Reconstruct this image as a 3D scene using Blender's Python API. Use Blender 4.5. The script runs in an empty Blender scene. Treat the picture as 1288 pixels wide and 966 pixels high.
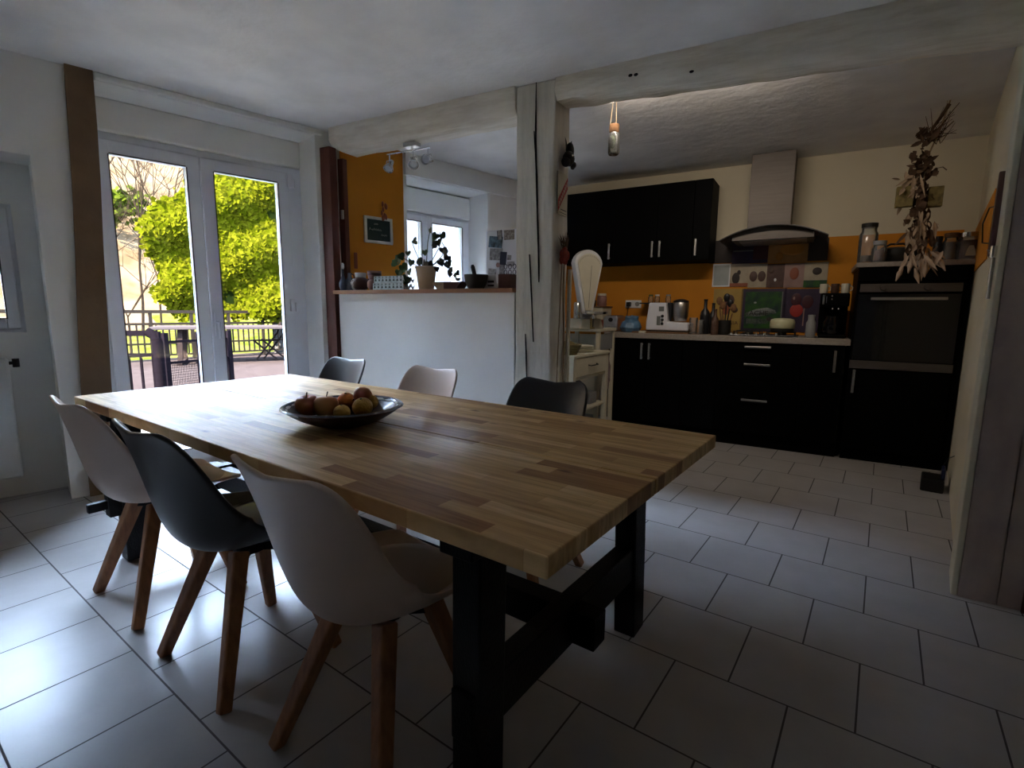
import bpy, math, random
import numpy as np
from mathutils import Matrix, Vector
random.seed(7)
PI = math.pi
scn = bpy.context.scene
COL = scn.collection

# ------------------------------------------------------------------ camera geometry
F = 640.0; CAMH = 1.16
def _rot():
    r = math.radians
    cp, sp = math.cos(r(-8.3)), math.sin(r(-8.3)); cr, sr = math.cos(r(.5)), math.sin(r(.5)); a = r(35.9)
    A = np.array([[1,0,0],[0,cp,-sp],[0,sp,cp]]); B = np.array([[1,0,0],[0,0,-1],[0,1,0.]])
    R = np.array([[cr,-sr,0],[sr,cr,0],[0,0,1]]); Z = np.array([[math.cos(a),-math.sin(a),0],[math.sin(a),math.cos(a),0],[0,0,1]])
    return Z @ A @ B @ R
RM = _rot(); CP = np.array([0, 0, CAMH])
def ray(px, py): return RM @ np.array([(px-644)/F, -(py-483)/F, -1])
def onz(px, py, z=0.):
    d = ray(px, py); return CP + d*(z-CAMH)/d[2]
class Frame:
    """a wall's own frame: u along it, v across it (to the left), z up"""
    def __init__(s, o, ang):
        a = math.radians(ang); s.a = a; s.o = np.array(o, float); s.u = np.array([math.cos(a), math.sin(a)]); s.v = np.array([-s.u[1], s.u[0]])
    def pt(s, u, v=0, z=0): q = s.o + s.u*u + s.v*v; return (q[0], q[1], z)
    def at(s, px, py, v=0):
        o = s.o + s.v*v; d = ray(px, py); t = ((o-CP[:2]) @ s.v)/(d[:2] @ s.v); p = CP + d*t
        return float((p[:2]-o) @ s.u), float(p[2])
W = Frame((-3.9, .8), 80.3); K = Frame((-1.18, 4.64), 5.6); B = Frame((-1.94, 2.70), 7.9)
RW = Frame((.35, 2.68), 86.5)   # kitchen's right wall, u into the kitchen, v to the left

# ------------------------------------------------------------------ materials
def mat(name, col, rough=.5, metal=0, var=0., vscale=8., bump=0., bscale=40., coat=0., trans=0., ior=1.45, emit=None, stretch=(1,1,1), col2=None, spec=.5, sub=0):
    m = bpy.data.materials.new(name); m.use_nodes = True; nt = m.node_tree; N = nt.nodes; L = nt.links
    b = N['Principled BSDF']; b.inputs['Base Color'].default_value = (*col, 1); b.inputs['Roughness'].default_value = rough
    b.inputs['Metallic'].default_value = metal; b.inputs['Coat Weight'].default_value = coat; b.inputs['Transmission Weight'].default_value = trans
    b.inputs['IOR'].default_value = ior; b.inputs['Specular IOR Level'].default_value = spec
    tc = N.new('ShaderNodeTexCoord'); mp = N.new('ShaderNodeMapping'); mp.inputs['Scale'].default_value = stretch
    L.new(tc.outputs['Object'], mp.inputs['Vector'])
    nz = N.new('ShaderNodeTexNoise'); nz.inputs['Scale'].default_value = vscale; nz.inputs['Detail'].default_value = 5
    L.new(mp.outputs['Vector'], nz.inputs['Vector'])
    mx = N.new('ShaderNodeMix'); mx.data_type = 'RGBA'
    c2 = col2 if col2 else tuple(max(0, c*(1-max(var, .04))) for c in col)
    mx.inputs['A'].default_value = (*col, 1); mx.inputs['B'].default_value = (*c2, 1)
    rp = N.new('ShaderNodeValToRGB'); rp.color_ramp.elements[0].position = .38; rp.color_ramp.elements[1].position = .66
    L.new(nz.outputs['Fac'], rp.inputs['Fac']); L.new(rp.outputs['Color'], mx.inputs['Factor']); L.new(mx.outputs['Result'], b.inputs['Base Color'])
    if bump:
        n2 = N.new('ShaderNodeTexNoise'); n2.inputs['Scale'].default_value = bscale; n2.inputs['Detail'].default_value = 6; L.new(mp.outputs['Vector'], n2.inputs['Vector'])
        bp = N.new('ShaderNodeBump'); bp.inputs['Strength'].default_value = bump; bp.inputs['Distance'].default_value = .01
        L.new(n2.outputs['Fac'], bp.inputs['Height']); L.new(bp.outputs['Normal'], b.inputs['Normal'])
    if emit:
        b.inputs['Emission Color'].default_value = (*emit[:3], 1); b.inputs['Emission Strength'].default_value = emit[3]
    return m
def glass(name, tint=(1,1,1), haze=0):
    m = bpy.data.materials.new(name); m.use_nodes = True; nt = m.node_tree; N = nt.nodes; L = nt.links
    N.remove(N['Principled BSDF']); out = N['Material Output']
    t = N.new('ShaderNodeBsdfTransparent'); t.inputs['Color'].default_value = (*tint, 1)
    g = N.new('ShaderNodeBsdfGlossy'); g.inputs['Roughness'].default_value = .02
    fr = N.new('ShaderNodeFresnel'); fr.inputs['IOR'].default_value = 1.4
    if haze:
        df = N.new('ShaderNodeBsdfDiffuse'); m0 = N.new('ShaderNodeMixShader'); m0.inputs[0].default_value = haze; L.new(t.outputs[0], m0.inputs[1]); L.new(df.outputs[0], m0.inputs[2]); t = m0
    mx = N.new('ShaderNodeMixShader'); L.new(fr.outputs[0], mx.inputs[0]); L.new(t.outputs[0], mx.inputs[1]); L.new(g.outputs[0], mx.inputs[2]); L.new(mx.outputs[0], out.inputs[0])
    return m
def floor_mat():
    m = bpy.data.materials.new('floor_tiles'); m.use_nodes = True; nt = m.node_tree; N = nt.nodes; L = nt.links; b = N['Principled BSDF']
    tc = N.new('ShaderNodeTexCoord'); mp = N.new('ShaderNodeMapping'); mp.inputs['Location'].default_value = (-.04, -.53, 0)
    L.new(tc.outputs['Object'], mp.inputs['Vector'])
    br = N.new('ShaderNodeTexBrick'); br.offset = .5; br.offset_frequency = 2; br.squash = 1
    br.inputs['Scale'].default_value = 1; br.inputs['Brick Width'].default_value = .335; br.inputs['Row Height'].default_value = .353
    br.inputs['Mortar Size'].default_value = .0032; br.inputs['Mortar Smooth'].default_value = .3; br.inputs['Bias'].default_value = -.2
    br.inputs['Color1'].default_value = (.46,.435,.425,1); br.inputs['Color2'].default_value = (.44,.42,.41,1); br.inputs['Mortar'].default_value = (.10,.09,.09,1)
    L.new(mp.outputs[0], br.inputs['Vector'])
    nz = N.new('ShaderNodeTexNoise'); nz.inputs['Scale'].default_value = 5; nz.inputs['Detail'].default_value = 6; L.new(tc.outputs['Object'], nz.inputs['Vector'])
    rp = N.new('ShaderNodeValToRGB'); rp.color_ramp.elements[0].position = .3; rp.color_ramp.elements[0].color = (.86,.85,.84,1); rp.color_ramp.elements[1].position = .75; rp.color_ramp.elements[1].color = (1,1,1,1)
    L.new(nz.outputs['Fac'], rp.inputs[0])
    mx = N.new('ShaderNodeMix'); mx.data_type = 'RGBA'; mx.blend_type = 'MULTIPLY'; mx.inputs['Factor'].default_value = 1
    L.new(br.outputs['Color'], mx.inputs['A']); L.new(rp.outputs[0], mx.inputs['B']); L.new(mx.outputs['Result'], b.inputs['Base Color'])
    rr = N.new('ShaderNodeMapRange'); rr.inputs['To Min'].default_value = .27; rr.inputs['To Max'].default_value = .33; L.new(nz.outputs['Fac'], rr.inputs['Value'])
    ad = N.new('ShaderNodeMath'); ad.operation = 'ADD'; L.new(rr.outputs[0], ad.inputs[0]); 
    ml = N.new('ShaderNodeMath'); ml.operation = 'MULTIPLY'; ml.inputs[1].default_value = .5; L.new(br.outputs['Fac'], ml.inputs[0]); L.new(ml.outputs[0], ad.inputs[1]); L.new(ad.outputs[0], b.inputs['Roughness'])
    b.inputs['Specular IOR Level'].default_value = .2
    n3 = N.new('ShaderNodeTexNoise'); n3.inputs['Scale'].default_value = 14; n3.inputs['Detail'].default_value = 3; L.new(tc.outputs['Object'], n3.inputs['Vector'])
    sb = N.new('ShaderNodeMath'); sb.operation = 'MULTIPLY_ADD'; sb.inputs[1].default_value = -1.2; L.new(br.outputs['Fac'], sb.inputs[0]); L.new(n3.outputs['Fac'], sb.inputs[2])
    bp = N.new('ShaderNodeBump'); bp.inputs['Strength'].default_value = .25; bp.inputs['Distance'].default_value = .004; L.new(sb.outputs[0], bp.inputs['Height']); L.new(bp.outputs[0], b.inputs['Normal'])
    return m
def table_mat():
    m = bpy.data.materials.new('stave_wood'); m.use_nodes = True; nt = m.node_tree; N = nt.nodes; L = nt.links; b = N['Principled BSDF']
    tc = N.new('ShaderNodeTexCoord'); mp = N.new('ShaderNodeMapping'); mp.inputs['Location'].default_value = (.13, .01, 0); L.new(tc.outputs['Object'], mp.inputs['Vector'])
    br = N.new('ShaderNodeTexBrick'); br.offset = .37; br.offset_frequency = 2; br.squash = .7; br.squash_frequency = 3
    br.inputs['Scale'].default_value = 1; br.inputs['Brick Width'].default_value = .42; br.inputs['Row Height'].default_value = .047
    br.inputs['Mortar Size'].default_value = .0006; br.inputs['Bias'].default_value = -.05
    br.inputs['Color1'].default_value = (0,0,0,1); br.inputs['Color2'].default_value = (1,1,1,1); br.inputs['Mortar'].default_value = (.15,.15,.15,1)
    L.new(mp.outputs[0], br.inputs['Vector'])
    rp = N.new('ShaderNodeValToRGB'); e = rp.color_ramp.elements
    e[0].position = 0; e[0].color = (.38,.19,.07,1); e[1].position = 1; e[1].color = (.84,.62,.33,1)
    for p, c in ((.2,(.60,.36,.15,1)), (.5,(.72,.47,.21,1)), (.8,(.80,.55,.27,1))):
        x = e.new(p); x.color = c
    L.new(br.outputs['Color'], rp.inputs[0])
    m2 = N.new('ShaderNodeMapping'); m2.inputs['Scale'].default_value = (2.2, 34, 8); L.new(tc.outputs['Object'], m2.inputs['Vector'])
    nz = N.new('ShaderNodeTexNoise'); nz.inputs['Scale'].default_value = 2.2; nz.inputs['Detail'].default_value = 6; nz.inputs['Distortion'].default_value = .6; L.new(m2.outputs[0], nz.inputs['Vector'])
    r2 = N.new('ShaderNodeValToRGB'); r2.color_ramp.elements[0].position = .32; r2.color_ramp.elements[0].color = (.70,.63,.55,1); r2.color_ramp.elements[1].position = .6; r2.color_ramp.elements[1].color = (1,1,1,1)
    L.new(nz.outputs['Fac'], r2.inputs[0])
    mx = N.new('ShaderNodeMix'); mx.data_type = 'RGBA'; mx.blend_type = 'MULTIPLY'; mx.inputs['Factor'].default_value = 1
    L.new(rp.outputs[0], mx.inputs['A']); L.new(r2.outputs[0], mx.inputs['B'])
    # knots
    m3 = N.new('ShaderNodeMapping'); m3.inputs['Scale'].default_value = (2.6, 6.5, 3); L.new(tc.outputs['Object'], m3.inputs['Vector'])
    vo = N.new('ShaderNodeTexVoronoi'); vo.inputs['Scale'].default_value = 1.5; L.new(m3.outputs[0], vo.inputs['Vector'])
    r3 = N.new('ShaderNodeValToRGB'); r3.color_ramp.elements[0].position = .03; r3.color_ramp.elements[0].color = (.25,.14,.08,1); r3.color_ramp.elements[1].position = .13; r3.color_ramp.elements[1].color = (1,1,1,1)
    L.new(vo.outputs['Distance'], r3.inputs[0])
    my = N.new('ShaderNodeMix'); my.data_type = 'RGBA'; my.blend_type = 'MULTIPLY'; my.inputs['Factor'].default_value = 1
    L.new(mx.outputs['Result'], my.inputs['A']); L.new(r3.outputs[0], my.inputs['B']); L.new(my.outputs['Result'], b.inputs['Base Color'])
    b.inputs['Roughness'].default_value = .46; b.inputs['Specular IOR Level'].default_value = .22; b.inputs['Coat Weight'].default_value = .05; b.inputs['Coat Roughness'].default_value = .27
    bp = N.new('ShaderNodeBump'); bp.inputs['Strength'].default_value = .12; bp.inputs['Distance'].default_value = .003; L.new(nz.outputs['Fac'], bp.inputs['Height']); L.new(bp.outputs[0], b.inputs['Normal'])
    return m
M = dict(
 warmwall=mat('warm_tinted_plaster', (.70,.62,.46), .9, var=.06, vscale=2, bump=.2, bscale=12),  # plaster tinted warm: the kitchen's warm bounce light is put into the colour
 plaster=mat('white_plaster', (.82,.81,.77), .9, var=.05, vscale=3, bump=.25, bscale=12),
 ceil=mat('ceiling_plaster', (.82,.81,.79), .95, var=.12, vscale=3.2, bump=.7, bscale=11),
 beam=mat('limewashed_wood', (.80,.75,.65), .8, var=.15, vscale=5, bump=.8, bscale=9, stretch=(1,5,5), col2=(.68,.62,.51)),
 post=mat('limewashed_post', (.74,.70,.61), .75, var=.15, vscale=3, bump=.7, bscale=7, stretch=(6,6,1)),
 crack=mat('crack_dark', (.012,.010,.009), .95),
 orange=mat('orange_paint', (.60,.225,.010), .8, var=.1, vscale=3, bump=.15, bscale=20),
 brown=mat('red_brown_paint', (.125,.032,.018), .6, var=.2, vscale=4, bump=.2, stretch=(4,4,1)),
 strip=mat('brown_painted_pillar', (.19,.115,.06), .75, var=.25, vscale=4, bump=.5, bscale=14),
 pvc=mat('white_pvc', (.74,.76,.80), .35, var=.03),
 rubber=mat('window_gasket', (.03,.03,.035), .7),
 rad=mat('radiator_enamel', (.72,.74,.72), .4),
 black=mat('black_cabinet', (.0012,.0012,.0013), .55, var=.2, spec=.06),
 blackgloss=mat('black_glass', (.004,.004,.005), .06, spec=.6),
 steel=mat('brushed_steel', (.50,.48,.46), .34, metal=1, var=.12, vscale=6, stretch=(1,1,14)),
 chrome=mat('polished_metal', (.72,.72,.72), .18, metal=1),
 hoodsteel=mat('hood_steel', (.13,.112,.10), .5, metal=.7, var=.12, vscale=5, stretch=(1,1,14)),
 counter=mat('beige_worktop', (.32,.275,.235), .5, var=.2, vscale=60),
 wood=table_mat(), tiles=floor_mat(),
 leg=mat('beech_leg', (.36,.155,.065), .5, var=.35, vscale=7, bump=.1, stretch=(8,8,1)),
 tleg=mat('black_stained_wood', (.004,.004,.006), .5, var=.3, vscale=6, bump=.3, stretch=(6,6,2), spec=.2),
 shellw=mat('off_white_shell', (.56,.43,.35), .38, var=.03), shelld=mat('charcoal_shell', (.036,.033,.032), .36, var=.1),
 cushw=mat('off_white_cushion', (.50,.44,.40), .5, var=.06), cushd=mat('charcoal_cushion', (.03,.028,.026), .3, var=.1, coat=.2),
 ledge=mat('ledge_wood', (.38,.18,.09), .5, var=.3, vscale=5, stretch=(1,7,7)),
 glass=glass('window_glass'), jar=glass('jar_glass', (.96,.97,.96), .10),
 bowl=mat('dark_glazed_bowl', (.045,.028,.026), .4, coat=.15, var=.4, vscale=18), bowlrim=mat('bowl_rim_glaze', (.10,.12,.17), .2, coat=.4),
 apple=mat('apple_skin', (.36,.055,.02), .28, var=.3, vscale=5, col2=(.50,.19,.05)), apple2=mat('apple_pale', (.50,.16,.05), .28, col2=(.55,.30,.08), vscale=5),
 orangef=mat('orange_peel', (.60,.17,.015), .45, bump=.3, bscale=120), clem=mat('yellow_peel', (.62,.34,.05), .45, bump=.3, bscale=120, var=.15),
 stem=mat('fruit_stem', (.05,.03,.015), .8),
 cream=mat('cream_paint', (.62,.57,.44), .55, var=.08), white=mat('white_gloss', (.72,.72,.76), .3), whitepaper=mat('white_paper', (.74,.74,.76), .7),
 terracotta=mat('terracotta_pot', (.50,.40,.29), .7, var=.12), leaf=mat('plant_leaf', (.035,.085,.018), .45, var=.4, vscale=14), leafpale=mat('plant_leaf_pale', (.13,.17,.07), .5, var=.3, vscale=12), leafdark=mat('ivy_leaf_dark', (.020,.03,.022), .45, var=.3),
 stemg=mat('plant_stem', (.06,.10,.03), .6),
 mortar=mat('dark_mortar', (.018,.015,.014), .5), iron=mat('dark_iron', (.018,.017,.015), .55, metal=.3),
 bluegrey=mat('blue_grey_glaze', (.13,.15,.21), .25, var=.3, vscale=20), whiteglaze=mat('white_glaze', (.66,.66,.66), .3, var=.1), pinkclay=mat('pink_clay', (.26,.13,.11), .5, var=.25, vscale=20), browng=mat('brown_glaze', (.10,.04,.035), .35),
 red=mat('red_paint', (.38,.03,.02), .5), redchili=mat('red_pods', (.30,.03,.012), .5, var=.4, vscale=30), straw=mat('dried_husk', (.42,.30,.20), .85, var=.4, vscale=20), strawdark=mat('dried_brown_leaves', (.10,.055,.03), .9, var=.4, vscale=20), strawpale=mat('pale_husk', (.48,.36,.27), .8, var=.3, vscale=15),
 rope=mat('twine', (.30,.22,.13), .9), cork=mat('cork', (.20,.10,.045), .9, var=.3, vscale=60),
 bluebag=mat('blue_plastic', (.13,.26,.42), .4, var=.4, vscale=20), greybox=mat('grey_plastic', (.25,.25,.25), .5), screen=mat('display_grey', (.16,.17,.16), .3), darkplastic=mat('dark_plastic', (.012,.012,.014), .4),
 chalk=mat('chalkboard', (.012,.035,.032), .7, var=.2), chalkline=mat('chalk_marks', (.55,.55,.50), .9),
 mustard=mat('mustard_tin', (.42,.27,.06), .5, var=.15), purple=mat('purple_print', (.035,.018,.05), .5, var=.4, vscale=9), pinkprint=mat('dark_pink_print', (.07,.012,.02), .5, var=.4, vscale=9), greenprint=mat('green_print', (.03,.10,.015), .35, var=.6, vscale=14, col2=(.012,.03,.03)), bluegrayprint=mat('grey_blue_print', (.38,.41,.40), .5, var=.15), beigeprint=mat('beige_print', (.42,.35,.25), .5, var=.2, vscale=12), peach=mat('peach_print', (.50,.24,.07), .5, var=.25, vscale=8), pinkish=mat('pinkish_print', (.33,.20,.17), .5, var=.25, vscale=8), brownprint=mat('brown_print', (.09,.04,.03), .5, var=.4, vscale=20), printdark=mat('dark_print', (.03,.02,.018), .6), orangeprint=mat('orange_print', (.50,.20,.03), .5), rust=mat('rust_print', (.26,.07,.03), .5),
 jamred=mat('red_preserve', (.10,.010,.008), .4, var=.3), jambrown=mat('brown_preserve', (.10,.05,.03), .5, var=.4, vscale=40),
 paleyellow=mat('pale_yellow_enamel', (.55,.53,.33), .35), partition=mat('mauve_grey_boards', (.50,.41,.37), .8, var=.35, vscale=4, bump=.5, bscale=12, stretch=(2,2,1), col2=(.38,.30,.285)), redtile=mat('red_brown_skirting', (.09,.02,.012), .6),
 eggcarton=mat('egg_tray', (.55,.60,.58), .8, var=.35, vscale=40), basket=mat('wicker_basket', (.22,.17,.06), .8, var=.5, vscale=30), cloth=mat('printed_cloth', (.24,.17,.17), .9, var=.5, vscale=20), deep=mat('dark_interior', (.02,.015,.015), .9),
 photo1=mat('photo_blue', (.15,.24,.32), .4, var=.8, vscale=25, col2=(.03,.04,.05)), photo2=mat('photo_brown', (.14,.11,.10), .4, var=.6, vscale=60, col2=(.40,.37,.35)), photo3=mat('photo_grey', (.40,.38,.38), .5, var=.4, vscale=40, col2=(.17,.15,.16)), photo4=mat('photo_dark', (.03,.03,.05), .5), pinkdot=mat('pink_disc', (.36,.23,.21), .5), magnetw=mat('magnet_white', (.7,.7,.7), .5),
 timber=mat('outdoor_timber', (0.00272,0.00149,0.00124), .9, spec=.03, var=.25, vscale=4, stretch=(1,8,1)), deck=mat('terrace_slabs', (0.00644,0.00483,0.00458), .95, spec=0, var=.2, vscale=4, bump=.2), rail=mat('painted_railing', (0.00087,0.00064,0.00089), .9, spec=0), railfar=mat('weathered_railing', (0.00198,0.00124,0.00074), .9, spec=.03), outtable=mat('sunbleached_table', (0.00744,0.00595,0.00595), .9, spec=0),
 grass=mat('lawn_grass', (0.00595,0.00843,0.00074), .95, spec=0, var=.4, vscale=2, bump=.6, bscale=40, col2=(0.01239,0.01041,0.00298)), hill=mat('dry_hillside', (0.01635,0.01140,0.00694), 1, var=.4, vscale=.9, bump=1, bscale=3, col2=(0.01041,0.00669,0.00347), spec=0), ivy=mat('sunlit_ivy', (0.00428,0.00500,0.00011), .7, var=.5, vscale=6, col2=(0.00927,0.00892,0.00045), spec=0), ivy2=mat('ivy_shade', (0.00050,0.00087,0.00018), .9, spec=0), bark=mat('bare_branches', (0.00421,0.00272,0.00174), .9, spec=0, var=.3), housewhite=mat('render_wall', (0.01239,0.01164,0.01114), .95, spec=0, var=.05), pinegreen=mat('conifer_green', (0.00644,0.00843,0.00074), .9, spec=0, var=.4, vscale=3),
)

# ------------------------------------------------------------------ mesh builder
class MB:
    def __init__(s): s.v = []; s.f = []; s.m = []; s.mi = 0; s.T = Matrix.Identity(4)
    def add(s, vs, fs):
        n = len(s.v); s.v += [tuple(s.T @ Vector(p)) for p in vs]; s.f += [tuple(i+n for i in f) for f in fs]; s.m += [s.mi]*len(fs); return s
    def box(s, x0, x1, y0, y1, z0, z1):
        return s.add([(x0,y0,z0),(x1,y0,z0),(x1,y1,z0),(x0,y1,z0),(x0,y0,z1),(x1,y0,z1),(x1,y1,z1),(x0,y1,z1)], [(0,3,2,1),(4,5,6,7),(0,1,5,4),(1,2,6,5),(2,3,7,6),(3,0,4,7)])
    def bar(s, p, q, w0, d0, w1=None, d1=None, up=(0,0,1)):
        w1 = w1 or w0; d1 = d1 or d0; p = Vector(p); q = Vector(q); t = (q-p).normalized(); up = Vector(up)
        if abs(t.dot(up)) > .95: up = Vector((0,1,0))
        a = t.cross(up).normalized(); b = a.cross(t).normalized(); vs = []
        for c, w, d in ((p,w0,d0),(q,w1,d1)):
            for i, j in ((-1,-1),(1,-1),(1,1),(-1,1)): vs.append(tuple(c + a*w*.5*i + b*d*.5*j))
        return s.add(vs, [(0,1,2,3)[::-1],(4,5,6,7),(0,1,5,4),(1,2,6,5),(2,3,7,6),(3,0,4,7)][:6])
    def tube(s, pts, r, n=8, cap=True):
        pts = [Vector(p) for p in pts]; rs = r if isinstance(r, (list, tuple)) else [r]*len(pts); vs = []; a0 = None
        for i, p in enumerate(pts):
            t = (pts[min(i+1, len(pts)-1)] - pts[max(i-1, 0)]); t = t.normalized() if t.length > 1e-9 else Vector((0,0,1))
            if a0 is None: a0 = t.orthogonal().normalized()
            a0 = (a0 - t*a0.dot(t)); a0 = a0.normalized() if a0.length > 1e-6 else t.orthogonal().normalized(); b = t.cross(a0)
            for k in range(n): an = 2*PI*k/n; vs.append(tuple(p + (a0*math.cos(an)+b*math.sin(an))*rs[i]))
        fs = [(i*n+k, i*n+(k+1)%n, (i+1)*n+(k+1)%n, (i+1)*n+k) for i in range(len(pts)-1) for k in range(n)]
        if cap: fs += [tuple(range(n))[::-1], tuple((len(pts)-1)*n+k for k in range(n))]
        return s.add(vs, fs)
    def lathe(s, prof, n=24, c=(0,0,0), sy=1.0):
        vs = [(c[0]+r*math.cos(2*PI*k/n), c[1]+r*sy*math.sin(2*PI*k/n), c[2]+z) for r, z in prof for k in range(n)]
        fs = [(i*n+k, i*n+(k+1)%n, (i+1)*n+(k+1)%n, (i+1)*n+k) for i in range(len(prof)-1) for k in range(n)]
        if prof[0][0] > 1e-6 and prof[0] != prof[-1]: fs.append(tuple(range(n))[::-1])
        if prof[-1][0] > 1e-6 and prof[0] != prof[-1]: fs.append(tuple((len(prof)-1)*n+k for k in range(n)))
        return s.add(vs, fs)
    def cyl(s, c, r, h, n=20, r2=None): return s.lathe([(r,0),(r2 if r2 is not None else r,h)], n, c)
    def ell(s, c, r, n=16, m=10):
        if not isinstance(r, (tuple, list)): r = (r,r,r)
        vs = []; 
        for i in range(m+1):
            a = PI*i/m - PI/2
            for k in range(n): b = 2*PI*k/n; vs.append((c[0]+r[0]*math.cos(a)*math.cos(b), c[1]+r[1]*math.cos(a)*math.sin(b), c[2]+r[2]*math.sin(a)))
        return s.add(vs, [(i*n+k, i*n+(k+1)%n, (i+1)*n+(k+1)%n, (i+1)*n+k) for i in range(m) for k in range(n)])
    def prism(s, pts, h0, h1, ax='z'):
        n = len(pts)
        g = {'z': lambda x,y,h:(x,y,h), 'y': lambda x,y,h:(x,h,y), 'x': lambda x,y,h:(h,x,y)}[ax]
        vs = [g(x,y,h0) for x,y in pts] + [g(x,y,h1) for x,y in pts]
        return s.add(vs, [tuple(range(n))[::-1], tuple(range(n, 2*n))] + [(i, (i+1)%n, n+(i+1)%n, n+i) for i in range(n)])
    def leafshape(s, base, tip, w, curl=.15, nrm=(0,0,1)):
        b = Vector(base); t = Vector(tip); d = t-b; L_ = d.length; d.normalize(); up = Vector(nrm)
        a = d.cross(up); a = a.normalized() if a.length > 1e-4 else d.orthogonal().normalized(); n_ = a.cross(d)
        P = []
        for f_, ww in ((0,.02),(.2,.8),(.45,1),(.75,.6),(1,.02)):
            c = b + d*L_*f_ + n_*(-curl*L_*f_*f_); P.append((c - a*w*ww*.5 + n_*w*.12*ww, c, c + a*w*ww*.5 + n_*w*.12*ww))
        vs = [tuple(q) for r_ in P for q in r_]; fs = []
        for i in range(4):
            for j in range(2): fs.append((i*3+j, i*3+j+1, (i+1)*3+j+1, (i+1)*3+j))
        return s.add(vs, fs)
    def build(s, name, material, parent=None, smooth=None, bevel=0, loc=None, rotz=None, fix=True, seg=2):
        me = bpy.data.meshes.new(name); me.from_pydata(s.v, [], s.f)
        for mm in (material if isinstance(material, (list, tuple)) else [material]): me.materials.append(mm)
        me.polygons.foreach_set('material_index', s.m); me.update()
        if fix:
            import bmesh
            bm = bmesh.new(); bm.from_mesh(me); bmesh.ops.remove_doubles(bm, verts=bm.verts, dist=1e-6); bmesh.ops.recalc_face_normals(bm, faces=bm.faces); bm.to_mesh(me); bm.free()
        if smooth is not None:
            me.polygons.foreach_set('use_smooth', [True]*len(me.polygons))
            if smooth < 180: me.set_sharp_from_angle(angle=math.radians(smooth))
        o = bpy.data.objects.new(name, me); COL.objects.link(o)
        if parent: o.parent = parent
        if loc is not None: o.location = loc
        if rotz is not None: o.rotation_euler = (0,0,rotz)
        if bevel:
            b = o.modifiers.new('bevel', 'BEVEL'); b.width = bevel; b.segments = seg; b.limit_method = 'ANGLE'
        return o
def tag(o, label, cat, group=None):
    o['label'] = label; o['category'] = cat
    if group: o['group'] = group
    return o
def thing(name, label, cat, loc=(0,0,0), rotz=0, group=None):
    o = bpy.data.objects.new(name, None); COL.objects.link(o); o.location = loc; o.rotation_euler = (0,0,rotz); o.empty_display_size = .1
    return tag(o, label, cat, group)
def struct(o): o['kind'] = 'structure'; return o
def sempty(name, loc, rotz):
    o = bpy.data.objects.new(name, None); COL.objects.link(o); o.location = loc; o.rotation_euler = (0,0,rotz); return struct(o)
def dup(root, loc, rotz, label, group=None):
    r = root.copy(); COL.objects.link(r); r.location = loc; r.rotation_euler = (0,0,rotz); r['label'] = label
    if group: r['group'] = group
    for ch in list(root.children):
        c = ch.copy(); COL.objects.link(c); c.parent = r
        for g in ch.children:
            d = g.copy(); COL.objects.link(d); d.parent = c
    return r
def text(name, body, size, material, parent, loc, rot, ext=.0006, sx=1):
    cu = bpy.data.curves.new(name, 'FONT'); cu.body = body; cu.size = size; cu.extrude = ext; cu.align_x = 'CENTER'; cu.align_y = 'CENTER'
    o = bpy.data.objects.new(name, cu); COL.objects.link(o); bpy.context.view_layer.update()
    me = bpy.data.meshes.new_from_object(o); bpy.data.objects.remove(o); me.materials.clear(); me.materials.append(material)
    o = bpy.data.objects.new(name, me); COL.objects.link(o); o.parent = parent; o.location = loc; o.rotation_euler = rot; o.scale = (sx,1,1); return o

# ================================================================== THE SETTING
ZC = 2.5
m = MB(); m.box(-4.6, 3.0, -2.2, 6.2, -.12, 0); struct(m.build('floor', M['tiles']))
m = MB(); m.box(-4.9, 3.2, -2.4, 6.4, ZC, ZC+.2); struct(m.build('ceiling', M['ceil']))

# exterior wall: u runs from the niche towards the kitchen, v goes outdoors
TH = .6; RC = .27                       # wall thickness, depth of the openings' reveals
DS0, DS1 = .26, 1.645                    # french door reveal
KS0, KS1 = 2.45, 3.40                    # kitchen window reveal
NS0, NS1 = -.82, 0.03                   # radiator niche
m = MB()
for a in ((-3.2,NS0,0,TH,0,ZC), (NS0,NS1,0,TH,1.98,ZC), (NS1,DS0,0,TH,0,ZC), (DS0,DS1,0,TH,2.46,ZC), (DS1,KS0,0,TH,0,ZC), (KS0,KS1,0,TH,2.31,ZC), (KS0,KS1,0,TH,0,1.05), (KS1,5.6,0,TH,0,ZC),
          (NS0,NS1,.30,TH,0,1.0), (NS0,NS0+.05,.30,TH,1.0,1.98), (NS1-.10,NS1,.30,TH,1.0,1.98), (NS0+.05,NS1-.10,.30,TH,1.75,1.98), (DS0,DS1,RC+.12,TH,2.25,2.46), (KS0,KS1,RC+.12,TH,2.08,2.31)): m.box(*a)
# second window opening further left is cut further below by leaving the wall short
struct(m.build('wall_left', M['plaster'], loc=W.pt(0), rotz=W.a))
# orange painted part of the same wall in the kitchen
o_l = 1.84; o_r = 2.415
m = MB(); m.box(o_l+.0, o_r, -.006, 0, 0, ZC); struct(m.build('trim_1', M['orange'], loc=W.pt(0), rotz=W.a))
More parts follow.
